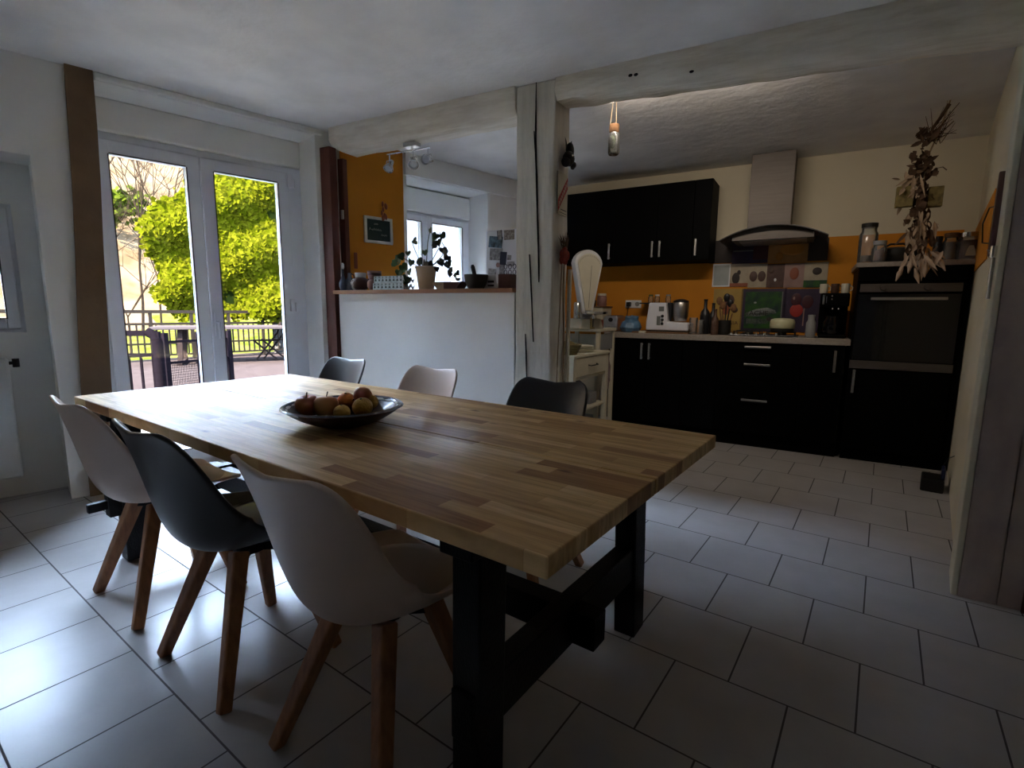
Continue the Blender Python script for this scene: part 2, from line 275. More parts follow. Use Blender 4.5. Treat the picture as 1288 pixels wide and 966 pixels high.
# brown painted pillar left of the door
m = MB()
ps = []
for px0, px1, py in ((81,118,84), (80,120,204), (85,126,330), (97,138,440), (102,141,495), (110,141,560), (116,141,610)):
    a_, z_ = W.at(px0, py, -.03); b_, _ = W.at(px1, py, -.03); ps.append((a_, b_, z_))
a0, b0 = .205, .335
m.box(.16, .285, -.028, 0, 0, ZC)
st = MB()
zs = [0, .35, .7, 1.1, 1.5, 1.9, 2.2, ZC]; L0 = [.115,.120,.13,.15,.175,.195,.205,.215]; R0 = [.262,.266,.275,.29,.305,.325,.335,.34]
vs = []
for z, l, r in zip(zs, L0, R0):
    vs += [(l,-.03,z),(r,-.03,z),(r,.0,z),(l,.0,z)]
fs = [(0,3,2,1), tuple(4*7+i for i in range(4))]
for i in range(7):
    for j in range(4): fs.append((4*i+j, 4*i+(j+1)%4, 4*i+4+(j+1)%4, 4*i+4+j))
st.add(vs, fs); struct(st.build('trim_2', M['strip'], loc=W.pt(0), rotz=W.a))
# cornice over the door
m = MB(); m.prism([(.345,2.462),(.345,2.5),(1.70,2.5),(1.70,2.462)], -.03, RC, 'y'); struct(m.build('trim_3', M['plaster'], loc=W.pt(0), rotz=W.a, bevel=.008))
m = MB(); m.box(2.43, 4.9, -.03, 0, 2.315, ZC-.006); struct(m.build('trim_4', M['plaster'], loc=W.pt(0), rotz=W.a))
# kitchen end wall with orange band
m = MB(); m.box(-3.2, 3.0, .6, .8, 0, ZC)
struct(m.build('wall_kitchen', M['warmwall'], loc=K.pt(0), rotz=K.a))
m = MB(); m.box(-1.98, 1.69, .594, .6, .9, 1.81); struct(m.build('trim_5', M['orange'], loc=K.pt(0), rotz=K.a))
# right wall of the kitchen (thick), its orange end and the door jamb
m = MB(); m.box(.19, 2.9, -.2, 0, 0, ZC); struct(m.build('wall_right', M['warmwall'], loc=RW.pt(0), rotz=RW.a))
u0, _ = RW.at(1229, 285, 0); u1, _ = RW.at(1250, 300, 0)
m = MB(); m.box(1.05, 2.75, 0, .006, 1.45, 1.81); struct(m.build('trim_6', M['orange'], loc=RW.pt(0), rotz=RW.a))
m = MB(); m.box(.0, .24, 0, .022, 0, 2.34); m.box(.262, .33, 0, .014, 0, 2.30); struct(m.build('trim_7', M['cream'], loc=RW.pt(0), rotz=RW.a, bevel=.004))
# partition facing the dining room
PF = Frame((.352, 2.68), 3)
m = MB(); m.box(0, .115, 0, .185, 0, ZC); m.box(.121, 2.3, .002, .185, 0, ZC); m.box(.11,.125,.014,.17,0,ZC)
struct(m.build('wall_partition', M['partition'], loc=PF.pt(0), rotz=PF.a))
m = MB(); m.box(.19, 2.2, -.018, .001, 0, .10); struct(m.build('baseboard_partition', M['redtile'], loc=PF.pt(0), rotz=PF.a))
# the unseen sides of the dining room
m = MB()
m.box(-4.9,3.0,-2.2,-2.0,0,ZC)
struct(m.build('wall_back', M['plaster']))
m = MB(); m.box(2.6, 2.8, -2.0, 3.4, 0, ZC); struct(m.build('wall_side', M['plaster']))
# half wall
HZ = 1.27
m = MB(); m.box(-1.56, .0, 0, .17, 0, HZ); struct(m.build('wall_half', M['plaster'], loc=B.pt(0), rotz=B.a))
o = MB().box(-1.59, .0, -.035, .20, HZ, HZ+.028).build('wooden_ledge', M['ledge'], loc=B.pt(0), rotz=B.a, bevel=.004)
tag(o, 'reddish wooden ledge board capping the white half wall', 'ledge')
HT = HZ+.028
# red-brown post at the left end of the half wall
o = thing('brown_post', 'red-brown painted post at the left end of the half wall', 'post', B.pt(-1.60), B.a)
MB().box(-.085, .018, -.02, .05, 0, 2.37).build('front_face_board', M['brown'], o, bevel=.004)
MB().box(-.10, .004, .125, .17, HT+.001, 2.32).build('side_board', M['brown'], o, bevel=.004)
o2 = MB().box(-.022,.0,.110,.1245,1.86,1.93).build('light_switch', M['white'], loc=B.pt(-1.60), rotz=B.a, bevel=.003)
tag(o2, 'small white light switch on the brown post beside the orange wall', 'switch')
# post and beams
pt = thing('timber_post', 'thick white-painted timber post with long vertical cracks, right of the half wall', 'post', B.pt(0), B.a)
m = MB()
n = 14; vs = []; random.seed(3)
for i in range(n+1):
    z = ZC*i/n; j = lambda: random.uniform(-.005,.005)
    vs += [(0+.012*(1-i/n)+j(),j(),z),(.255+j(),j(),z),(.265+j(),.22,z),(.01+j(),.22,z)]
fs = [(0,3,2,1), tuple(4*n+i for i in range(4))] + [(4*i+j, 4*i+(j+1)%4, 4*i+4+(j+1)%4, 4*i+4+j) for i in range(n) for j in range(4)]
m.add(vs, fs); m.build('shaft', M['post'], pt, bevel=.008)
def crack(pts, w):
    m = MB(); vs = []
    P = []
    for i in range(len(pts)-1):
        for k in range(5): t = k/5; P.append((pts[i][0]*(1-t)+pts[i+1][0]*t+random.uniform(-.0022,.0022), pts[i][1]*(1-t)+pts[i+1][1]*t))
    P.append(pts[-1]); N_ = len(P)
    for i, (px, py) in enumerate(P):
        u, z = B.at(px, py, 0); ww = w*(.25+math.sin(PI*min(1,max(0,(i+.5)/N_)))**.6)*random.uniform(.7,1.2)
        vs += [(u-ww/2,-.0065,z),(u+ww/2,-.0065,z),(u+ww/2,.01,z),(u-ww/2,.01,z)]
    fs = [(0,1,2,3), tuple(4*(N_-1)+i for i in range(4))] + [(4*i+j, 4*i+(j+1)%4, 4*i+4+(j+1)%4, 4*i+4+j) for i in range(N_-1) for j in range(4)]
    m.add(vs, fs); return m.build('crack', M['crack'], pt)
crack([(675,103),(674,160),(675,220),(677,300),(678,355)], .008)
crack([(672,165),(674,200),(675,230)], .005)
crack([(666,320),(669,375),(671,430)], .006)
crack([(661,420),(662,450),(663,480),(664,520)], .006)
bl = thing('ceiling_beam', 'rough white-painted beam running from the door side to the post, above the half wall', 'beam', B.pt(0), B.a)
m = MB()
def beam_mesh(u0, u1, zf0, zf1, zb0, zb1, dep, n=16, taper=False):
    m = MB(); vs = []
    for i in range(n+1):
        t = i/n; u = u0+(u1-u0)*t; zb = zf0+(zf1-zf0)*t; j = lambda: random.uniform(-.006,.006)
        if taper and i == 0: zb += .045
        vs += [(u, -.02+j(), ZC),(u, -.022+j(), zb+.035+j()),(u, .01, zb+j()),(u, dep-.03, zb+j()),(u, dep, zb+.03),(u, dep, ZC)]
    k = 6; fs = [tuple(range(k))[::-1], tuple(n*k+i for i in range(k))] + [(k*i+j, k*i+(j+1)%k, k*i+k+(j+1)%k, k*i+k+j) for i in range(n) for j in range(k)]
    m.add(vs, fs); return m
beam_mesh(-1.585, .0, 2.325, 2.34, 0, 0, .2, taper=True).build('timber', M['beam'], bl, smooth=50)
br_ = thing('ceiling_beam', 'rough white-painted beam running from the post to the right wall over the kitchen opening', 'beam', B.pt(0), B.a)
bmr = beam_mesh(.265, 2.36, 2.385, 2.30, 0, 0, .2, 22)
bmr.build('timber', M['beam'], br_, smooth=50)
m = MB()
for px, py in ((793,95),(800,94),(870,90),(930,76)):
    u, z = B.at(px, py, -.02); m.ell((u,-.022,z), (.012,.004,.008), 8, 6)
m.build('knot', M['crack'], br_)
# rear exterior shell parts are covered by the wall itself

# ------------------------------------------------------------------ windows and french door
def sash(parent, x0, x1, z0, z1, y, w=.075, t=.055, name='sash', glassm=True):
    f = MB(); f.box(x0,x0+w,y,y+t,z0,z1); f.box(x1-w,x1,y,y+t,z0,z1); f.box(x0+w,x1-w,y,y+t,z0,z0+w*1.1); f.box(x0+w,x1-w,y,y+t,z1-w,z1)
    s_ = f.build(name, M['pvc'], parent, bevel=.006)
    g = MB(); e = .007
    for a in ((x0+w-e,x0+w,z0+w,z1-w),(x1-w,x1-w+e,z0+w,z1-w),(x0+w,x1-w,z1-w,z1-w+e),(x0+w,x1-w,z0+w*1.1-e,z0+w*1.1)): g.box(a[0],a[1],y-.001,y+.004,a[2],a[3])
    g.build('gasket', M['rubber'], s_)
    MB().box(x0+w-.005,x1-w+.005,y+t*.45,y+t*.6,z0+w,z1-w+.005).build('pane', M['glass'], s_)
    return s_
FD = RC+.03
d = sempty('door_1', W.pt(0), W.a)
zt = 2.245
dl, _ = W.at(123, 300, FD); dl = DS0+.005; dr = DS1-.005
cen, _ = W.at(255, 330, FD); cL, _ = W.at(233, 198, FD); cR, _ = W.at(266, 205, FD); rR, _ = W.at(347, 218, FD); lL, _ = W.at(135, 185, FD)
dl -= .01; dr += .01; zt += .012; la, rb_ = lL-.078, rR+.078
f = MB(); f.box(dl,la,FD,FD+.08,0,zt); f.box(rb_,dr,FD,FD+.08,0,zt); f.box(la,rb_,FD,FD+.08,zt-.055,zt); f.box(la,rb_,FD,FD+.08,0,.04)
f.build('door_frame', M['pvc'], d, bevel=.005)
cen = (cL+cR)/2-.0
sash(d, lL-.085, cen-.002, .035, zt-.047, FD-.022, w=.085)
sash(d, cen+.002, rR+.085, .035, zt-.047, FD-.022, w=.085)
h = MB(); h.box(cen+.02,cen+.05,FD-.034,FD-.022,.95,1.12); h.tube([(cen+.035,FD-.03,1.05),(cen+.035,FD-.08,1.05),(cen+.035,FD-.085,.93)], .009, 8); h.build('door_handle', M['pvc'], d, smooth=40)
for px, py in ((363,228),(367,384)):
    u, z = W.at(px, py, FD-.03)
    hh = MB(); hh.box(u-.012,u+.022,FD-.05,FD,z-.05,z+.05); hh.cyl((u+.03,FD-.045,z-.05),.011,.07,10); hh.build('hinge', M['white'], d, bevel=.003)
o = MB(); o.box(DS0+.004,DS1-.004,RC,RC+.115,zt+.004,2.459); o = tag(o.build('shutter_box', M['plaster'], loc=W.pt(0), rotz=W.a, bevel=.01), 'long white roller shutter box above the french door', 'shutter box')
# kitchen window
d = sempty('window_1', W.pt(0), W.a); zt = 2.09; z0 = 1.04
f = MB(); f.box(KS0-.01,KS0+.06,FD,FD+.07,z0,zt); f.box(KS1-.06,KS1+.01,FD,FD+.07,z0,zt); f.box(KS0+.06,KS1-.06,FD,FD+.07,zt-.05,zt); f.box(KS0+.06,KS1-.06,FD,FD+.07,z0,z0+.05)
f.build('window_frame', M['pvc'], d, bevel=.005)
kc, _ = W.at(535.5, 300, FD)
sash(d, KS0+.04, kc, z0+.03, zt-.035, FD-.02, w=.062); sash(d, kc+.004, KS1-.04, z0+.03, zt-.035, FD-.02, w=.062)
o = MB(); o.box(KS0+.004,KS1-.004,RC,RC+.115,2.08,2.295); tag(o.build('shutter_box', M['plaster'], loc=W.pt(0), rotz=W.a, bevel=.01), 'white roller shutter box above the kitchen window', 'shutter box')
# niche window and radiator
d = sempty('window_2', W.pt(0), W.a); nz0 = .99; nz1 = 1.76; na = NS0+.04; nb = NS1-.09; ny = .34
f = MB(); f.box(na,na+.05,ny,ny+.07,nz0,nz1); f.box(nb-.05,nb,ny,ny+.07,nz0,nz1); f.box(na+.05,nb-.05,ny,ny+.07,nz1-.05,nz1); f.box(na+.05,nb-.05,ny,ny+.07,nz0,nz0+.05)
f.build('window_frame', M['pvc'], d, bevel=.005); nm = (na+nb)/2
sash(d, na+.03, nm-.002, nz0+.03, nz1-.03, ny-.02, w=.06); sash(d, nm+.002, nb-.03, nz0+.03, nz1-.03, ny-.02, w=.06)
r = thing('radiator', 'white panel radiator in the niche under the window at far left', 'radiator', W.pt(0), W.a)
ra, rb, ry = -.74, -.165, .17
MB().box(ra,rb,ry,ry+.075,.14,.85).build('panel', M['rad'], r, bevel=.012)
g = MB(); g.box(ra+.01,rb-.01,ry+.005,ry+.07,.845,.862); g.build('top_grille', M['rad'], r, bevel=.003)
g = MB(); g.cyl((rb+.03,ry+.035,.80),.016,.05,12); g.tube([(rb-.02,ry+.035,.825),(rb+.03,ry+.035,.825)],.01,8); g.build('valve', M['darkplastic'], r, smooth=40)
for u in (ra+.2, rb-.2):
    for z in (.3,.7): MB().box(u-.02,u+.02,ry+.075,.298,z,z+.04).build('wall_bracket', M['rad'], r)

# ================================================================== TABLE
TZ = .75
tx0, tx1, ty0, ty1 = -2.98, -.42, .685, 1.75
tb = thing('dining_table', 'large solid wood dining table with two-plank stave top on black trestle legs', 'table', ((tx0+tx1)/2, (ty0+ty1)/2, 0))
cx, cy = (tx0+tx1)/2, (ty0+ty1)/2; ym = 1.19-cy; hx = (tx1-tx0)/2
MB().box(-hx,hx,ty0-cy,ym-.0028,TZ-.042,TZ).build('top_plank', M['wood'], tb, bevel=.003)
MB().box(-hx,hx,ym+.0028,ty1-cy,TZ-.042,TZ).build('top_plank', M['wood'], tb, bevel=.003)
for sx, lx in ((1, -.66-cx), (-1, -2.74-cx)):
    for sy, yt, yb in ((-1, .80-cy, .79-cy), (1, 1.62-cy, 1.66-cy)):
        MB().bar((lx, yb, .0), (lx, yt, TZ-.09), .078, .09, .078, .095, up=(0,1,0)).build('leg', M['tleg'], tb, bevel=.005)
    MB().box(lx-.045,lx+.045, .72-cy, 1.71-cy, TZ-.09, TZ-.042).build('top_rail', M['tleg'], tb, bevel=.004)
    c_ = MB(); c_.box(lx-.03,lx+.03, (.735 if sx > 0 else .70)-cy, 1.71-cy, .225, .345); c_.build('crossbar', M['tleg'], tb, bevel=.004)
    if sx < 0: g = MB(); g.box(lx-.014,lx+.014,.63-cy,.70-cy,.262,.302); g.build('crossbar_peg', M['tleg'], tb, bevel=.003)
MB().box(-2.86-cx, -.555-cx, 1.155-cy, 1.225-cy, .24, .335).build('stretcher', M['tleg'], tb, bevel=.004)

# ================================================================== CHAIRS
def make_shell(th=.011):
    prof = [(.235,.448,.165,.012),(.222,.452,.190,.018),(.18,.440,.208,.035),(.10,.424,.222,.062),(.02,.412,.229,.088),(-.06,.408,.228,.115),(-.125,.420,.222,.140),(-.175,.452,.214,.150),(-.205,.505,.208,.135),(-.224,.57,.210,.110),(-.238,.64,.215,.085),(-.252,.71,.214,.064),(-.266,.77,.206,.044),(-.277,.812,.188,.026),(-.286,.832,.150,.010)]
    nu = 20; n = len(prof); vs = []
    P = [Vector((0,y,z)) for y, z, w, r in prof]
    for i, (y, z, w, r) in enumerate(prof):
        t = (P[min(i+1,n-1)]-P[max(i-1,0)]).normalized(); nr = Vector((0, -t.z, t.y)); nr = Vector((0, t.z, -t.y)) if nr.z < 0 and i < 6 else nr
        # inward normal: up for the seat, forward for the back
        nr = Vector((0, t.z, -t.y));
        if nr.z < 0: nr = Vector((0, abs(nr.y) if i > 6 else nr.y, -nr.z)) 
        for k in range(nu+1):
            a = -1+2*k/nu; s_ = math.sin(a*PI/2)*.5 + a*.5; rise = r*abs(s_)**2.3
            dip = 0
            if i >= n-3: dip = (-.012*(1-abs(s_))**1.5 if i == n-1 else -.006*(1-abs(s_))**1.5)
            q = P[i] + nr*rise + Vector((w*s_, 0, dip)); vs.append(tuple(q))
    fs = [(i*(nu+1)+k, i*(nu+1)+k+1, (i+1)*(nu+1)+k+1, (i+1)*(nu+1)+k) for i in range(n-1) for k in range(nu)]
    m = MB(); m.add(vs, fs); return m
def make_chair(label, sm, cm):
    t = thing('dining_chair', label, 'chair', (0,0,0), 0, 'tulip dining chairs around the table')
    s_ = make_shell().build('seat_shell', sm, t, smooth=180)
    so = s_.modifiers.new('thick', 'SOLIDIFY'); so.thickness = .014; so.offset = 0
    su = s_.modifiers.new('sub', 'SUBSURF'); su.levels = 1; su.render_levels = 2
    # cushion: rounded pad
    c = MB(); pr = [(0,.0),(.12,.002),(.16,.008),(.175,.022),(.165,.034),(.12,.042),(0,.046)]
    c.lathe([(a,b) for a,b in pr], 28, (0,.055,.428), sy=1.02); c.build('cushion', cm, t, smooth=180)
    for sx in (-1,1):
        for sy in (-1,1):
            p = (sx*.085, .02+sy*.075, .405); q = (sx*.212, .0+sy*.188, 0)
            MB().bar(q, p, .033, .036, .046, .050, up=(0,1,0)).build('leg', M['leg'], t, bevel=.006)
    b_ = MB(); b_.bar((-.10,-.07,.375),(.10,.11,.375),.028,.03); b_.bar((-.10,.11,.372),(.10,-.07,.372),.028,.03); b_.cyl((0,.02,.36),.05,.05,14); b_.build('seat_bracket', M['tleg'], t, bevel=.003)
    return t
cw = make_chair('off-white dining chair nearest the camera, pulled out at the near side of the table', M['shellw'], M['cushw'])
cw.location = (-1.00, .80, 0); cw.rotation_euler = (0,0,math.radians(0))
cd = make_chair('charcoal dining chair with dark cushion between the two off-white chairs on the near side', M['shelld'], M['cushd'])
cd.location = (-1.65, .77, 0); cd.rotation_euler = (0,0,math.radians(0))
G = 'tulip dining chairs around the table'
dup(cw, (-2.30,.77,0), math.radians(0), 'off-white dining chair at the left end of the near side, beside the white wall pier', G)
dup(cd, (-2.86,1.83,0), math.radians(180), 'charcoal dining chair at the far side of the table, nearest the french door', G)
dup(cw, (-2.04,1.80,0), math.radians(180), 'off-white dining chair at the far side, standing in front of the half wall', G)
dup(cd, (-1.24,1.78,0), math.radians(180), 'charcoal dining chair at the far side, in front of the timber post', G)

# ================================================================== FRUIT BOWL
bx, by = onz(432,510,TZ+.07)[:2]
bo = thing('fruit_bowl', 'wide shallow dark glazed bowl with patterned inside, holding fruit on the table', 'bowl', (bx,by,TZ))
R_ = .2
m = MB(); m.lathe([(0,.0),(.07,0),(.078,.004),(.11,.014),(.15,.032),(.182,.052),(R_,.066),(R_+.004,.071),(R_,.075),(.180,.062),(.145,.042),(.11,.024),(.06,.014),(0,.012)], 48)
m.build('dish', M['bowl'], bo, smooth=50)
m = MB(); m.lathe([(R_-.004,.0745),(R_+.005,.0725),(R_+.008,.069),(R_+.002,.066),(R_-.01,.070),(R_-.004,.0745)], 48); m.build('rim', M['bowlrim'], bo, smooth=60)
m = MB()
def bp_(rr, an): return (rr*math.cos(an), rr*math.sin(an), .0635+(rr-.180)*.6)
for a in range(20):
    a0_, a1_, a2_ = a*2*PI/20, (a+.5)*2*PI/20, (a+1)*2*PI/20
    m.add([bp_(.184,a0_), bp_(.180,a1_), bp_(.184,a2_), bp_(.196,a1_)], [(0,1,2,3)])
m.build('glaze_pattern', M['whiteglaze'], bo)
def fruit(kind, px, py, zc, r, label, rot=0, sq=1.0):
    p = onz(px, py, TZ+zc)
    mats = {'apple':M['apple'],'apple2':M['apple2'],'orange':M['orangef'],'clementine':M['clem']}
    ap = kind.startswith('apple')
    m = MB()
    if ap: prof = [(0,-.78),(.30,-.86),(.62,-.74),(.88,-.38),(1.0,.08),(.96,.45),(.74,.76),(.42,.88),(.18,.80),(.04,.66),(0,.62)]
    else: prof = [(math.cos(a)*1.0, math.sin(a)*.92) for a in [(-PI/2+PI*i/14) for i in range(15)]]
    m.lathe([(max(a,0)*r,b*r*sq) for a,b in prof], 22)
    nm = 'apple' if ap else kind
    t = m.build(nm, mats[kind], None, smooth=180, loc=tuple(p)); t.rotation_euler = (rot,rot*.5,0)
    tag(t, label, 'fruit', 'fruit in the bowl')
    s_ = MB()
    if ap: s_.tube([(0,0,.62*r),(.003,0,.95*r),(.008,0,1.25*r)], [.002,.0018,.0024], 6); s_.build('stem', M['stem'], t)
    else: s_.cyl((0,0,.90*r*sq),.004,.002,8); s_.build('stem_end', M['stemg'], t)
    return t
fruit('apple', 387, 511, .062, .043, 'dark red apple with a stem at the left edge of the bowl', .15)
fruit('apple2', 410, 512, .062, .044, 'large red and yellow apple with glossy top, second from the left in the bowl', -.1)
fruit('clementine', 430, 519, .046, .030, 'small yellow clementine at the front middle of the bowl', .1)
fruit('orange', 436, 504, .060, .034, 'orange behind the small yellow clementine', .2)
fruit('clementine', 456, 512, .055, .037, 'yellow fruit with a pale peel at the front right of the bowl', .3)
fruit('apple', 457, 498, .082, .036, 'red-orange fruit at the back right of the bowl', 2.6)
fruit('clementine', 466, 506, .058, .030, 'yellow clementine tucked behind the front right fruit', .5)

# ================================================================== KITCHEN RUN
def kbox(u0,u1,v0,v1,z0,z1): return MB().box(u0,u1,v0,v1,z0,z1)
CT = .955; CB = .905
def handle(parent, x, z, vert, L_, y=0, name='handle', mt='steel'):
    m = MB()
    if vert: m.box(x-.009,x+.009,y-.034,y-.024,z-L_/2,z+L_/2); m.box(x-.006,x+.006,y-.024,y,z-L_/2+.006,z-L_/2+.02); m.box(x-.006,x+.006,y-.024,y,z+L_/2-.02,z+L_/2-.006)
    else: m.box(x-L_/2,x+L_/2,y-.034,y-.024,z-.008,z+.008); m.box(x-L_/2+.006,x-L_/2+.02,y-.024,y,z-.005,z+.005); m.box(x+L_/2-.02,x+L_/2-.006,y-.024,y,z-.005,z+.005)
    return m.build(name, M[mt], parent, bevel=.002)
def cab(label, u0, u1, z0, z1, v0=0, dep=.57, plinth=True):
    t = thing('kitchen_cabinet', label, 'cabinet', K.pt(u0, v0, 0), K.a)
    MB().box(.001,u1-u0-.001,.02,dep,z0,z1).build('carcass', M['black'], t)
    if plinth: MB().box(.0,u1-u0,.045,.065,0,z0).build('plinth', M['black'], t)
    return t
U = lambda px, py, v=0: K.at(px, py, v)[0]
sA, sB, sC, sD, sE, sF, sG = U(765,450), U(812,450), U(858,450), U(903,450), U(1008,450), U(1062,450), U(1069,450)
def cdoor(t, x0, x1, z0, z1, hx=None, hz=None, hl=.15, nm='door'):
    d_ = MB().box(x0+.0015,x1-.0015,0,.019,z0+.0015,z1-.0015).build(nm, M['black'], t, bevel=.002)
    if hx is not None: handle(d_, hx, hz, True, hl)
    return d_
PZ = .12
t = cab('black two-door base cabinet with paired upright handles at the left end of the worktop', sA, sC, PZ, CB)
cdoor(t, 0, sB-sA, PZ, CB, sB-sA-.035, .79); cdoor(t, sB-sA, sC-sA, PZ, CB, sB-sA+.035, .79)
t = cab('plain black base cabinet without a handle, left of the drawers', sC, sD, PZ, CB); cdoor(t, 0, sD-sC, PZ, CB)
t = cab('black drawer cabinet under the hob with three horizontal steel handles', sD, sE, PZ, CB)
w_ = sE-sD
for z0, z1, px, py in ((.80,CB,953,437),(.58,.80,952,459),(PZ,.58,948,504)):
    d_ = MB().box(.0015,w_-.0015,0,.019,z0+.0015,z1-.0015).build('drawer', M['black'], t, bevel=.002)
    uu, zz = K.at(px, py, -.03); handle(d_, uu-sD, zz, False, .20)
t = cab('black base cabinet with one upright handle beside the oven tower', sE, sF, PZ, CB)
uu, zz = K.at(1050, 455, -.03); cdoor(t, 0, sF-sE, PZ, CB, uu-sE, zz, .17)
o = MB().box(U(762,412)-.01, sG-.006, -.02, .592, CB+.001, CT).build('worktop', M['counter'], loc=K.pt(0), rotz=K.a, bevel=.004)
tag(o, 'long beige laminate worktop over the black base cabinets', 'worktop')
# oven tower
TU0 = sG; TU1 = K.at(1229, 335)[0]-.01; TT = 1.50
t = thing('oven_tower', 'tall black cabinet with built-in glass-fronted oven beside the right wall', 'cabinet', K.pt(TU0), K.a); w_ = TU1-TU0
MB().box(0,w_,.02,.592,.1,TT).build('carcass', M['black'], t); MB().box(0,w_,.045,.06,0,.1).build('plinth', M['black'], t)
MB().box(.001,w_-.03,0,.02,1.40,TT-.001).build('top_panel', M['black'], t, bevel=.002)
MB().box(-.02,w_+.012,-.022,.592,TT,TT+.035).build('top_board', M['counter'], t, bevel=.003)
d_ = MB().box(.001,w_-.05,0,.019,.1,.72).build('door', M['black'], t, bevel=.002); uu, zz = K.at(1069, 481, -.03); handle(d_, .035, .635, True, .18)
MB().box(.0,w_-.045,-.004,.02,.735,.795).build('lower_trim', M['hoodsteel'], t, bevel=.002)
ov = MB().box(.01,w_-.05,-.006,.02,.80,1.30).build('oven_door', M['blackgloss'], t, bevel=.003)
MB().box(.07,w_-.12,-.008,-.0055,.86,1.21).build('oven_window', M['blackgloss'], ov)
m = MB(); m.box(.09,w_-.13,-.048,-.032,1.255,1.275); m.box(.10,.115,-.034,-.006,1.258,1.272); m.box(w_-.155,w_-.14,-.034,-.006,1.258,1.272); m.build('oven_handle', M['steel'], ov, bevel=.003)
cpn = MB().box(.02,w_-.05,-.008,.02,1.315,1.375).build('control_panel', M['hoodsteel'], t, bevel=.002)
m = MB()
for x in (.16, w_-.25):
    m.T = Matrix.Translation((x,-.008,1.345)) @ Matrix.Rotation(PI/2,4,'X'); m.lathe([(.018,0),(.016,.022),(0,.022)],18)
m.T = Matrix.Identity(4); m.build('control_knob', M['hoodsteel'], cpn, smooth=40)
# upper cabinets (front v=.25)
UV = .25; UZ0, UZ1 = 1.625, 2.335
ux = [K.at(718,280,UV)[0]-.06, U(773,280,UV), U(827,280,UV), U(872,280,UV), U(894,280,UV)]
labs = ['black wall cabinet at the left end of the row, next to the timber post', 'black wall cabinet second from the left, its handle at the lower right corner', 'black wall cabinet third from the left, its handle at the lower left corner', 'narrow black wall cabinet nearest the cooker hood']
hxs = [(.0,-.04),(.0,-.035),(.035,None),(.035,None)]
for i in range(4):
    t = cab(labs[i], ux[i], ux[i+1], UZ0, UZ1, UV, .345, False); w_ = ux[i+1]-ux[i]
    hx = w_+hxs[i][1] if hxs[i][1] else hxs[i][0]
    cdoor(t, 0, w_, UZ0, UZ1, hx, UZ0+.115, .15)
# hood
ch0, ch1 = U(946,200,.3), U(1002,190,.3)
hd = thing('cooker_hood', 'stainless cooker hood with curved glass canopy and tall square chimney', 'hood', K.pt(0), K.a)
MB().box(ch0,ch1,.30,.592,1.86,ZC-.002).build('chimney', M['hoodsteel'], hd, bevel=.002)
g0, zl = K.at(905,299,.12); g1, zr = K.at(1042,299,.12); gm, zm_ = K.at(972,283,.12)
m = MB(); NN = 24; vs = []
for i in range(NN+1):
    t_ = i/NN; u = g0+(g1-g0)*t_; z = 1.765+.10*(1-(2*t_-1)**2); fv = .10-.05*(1-(2*t_-1)**2)
    vs += [(u,fv,z),(u,.59,z),(u,.59,z+.008),(u,fv,z+.008)]
fs = [(0,1,2,3), tuple(4*NN+i for i in range(4))] + [(4*i+j, 4*i+(j+1)%4, 4*i+4+(j+1)%4, 4*i+4+j) for i in range(NN) for j in range(4)]
m.add(vs, fs); m.build('glass_canopy', mat('smoked_canopy', (.16,.15,.145), .15, coat=.3), hd, smooth=40)
m = MB(); vs = []
q0, q1 = g0+.10, g1-.10
for i in range(NN+1):
    t_ = i/NN; u = q0+(q1-q0)*t_; tt = (u-g0)/(g1-g0); z = 1.763+.10*(1-(2*tt-1)**2)
    vs += [(u,.14,1.765),(u,.58,1.765),(u,.58,z),(u,.14,z)]
m.add(vs, fs); m.build('body', M['hoodsteel'], hd, smooth=40)
m = MB(); m.box(q0+.05,q1-.05,.18,.55,1.760,1.766); m.build('filter', M['steel'], hd)

# hob
h0, h1 = U(916,415,.05), U(1004,418,.05)
hb = thing('gas_hob', 'black gas hob with a row of silver knobs set in the worktop', 'hob', K.pt(0,0,CT), K.a)
MB().box(h0,h1,.05,.54,0,.012).build('hob_plate', M['blackgloss'], hb, bevel=.003)
for i, px in enumerate((920,926,941,951,962,977)):
    uu = U(px, 414, .07); MB().lathe([(.013,0),(.012,.018),(0,.019)],14,(uu,.075,.012)).build('knob', M['chrome'], hb, smooth=40)
m = MB()
for fx in (.25,.75):
    for yy in (.2,.42):
        x = h0+(h1-h0)*fx
        m.box(x-.11,x+.11,yy-.005,yy+.005,.03,.038); m.box(x-.005,x+.005,yy-.10,yy+.10,.03,.038); m.cyl((x,yy,.012),.035,.014,14)
        for a_, b_ in ((-.11,0),(.10,0),(0,-.1),(0,.09)): m.box(x+a_,x+a_+.01,yy+b_,yy+b_+.01,.012,.032)
m.build('pan_support', M['iron'], hb)

def ku(px, py, v, z): # u of a thing standing at depth v seen at px
    return K.at(px, py, v)[0]
# pot with pale lid
p = thing('lidded_pot', 'dark pot with a rounded pale yellow lid standing on the hob', 'pot', K.pt(U(984,408,.2), .2, CT+.038), K.a)
MB().lathe([(0,0),(.085,0),(.09,.01),(.09,.03),(0,.03)],28).build('pot_body', M['iron'], p, smooth=40)
MB().lathe([(.092,.03),(.096,.034),(.096,.085),(.088,.105),(.06,.114),(0,.117)],28).build('lid', M['paleyellow'], p, smooth=50)
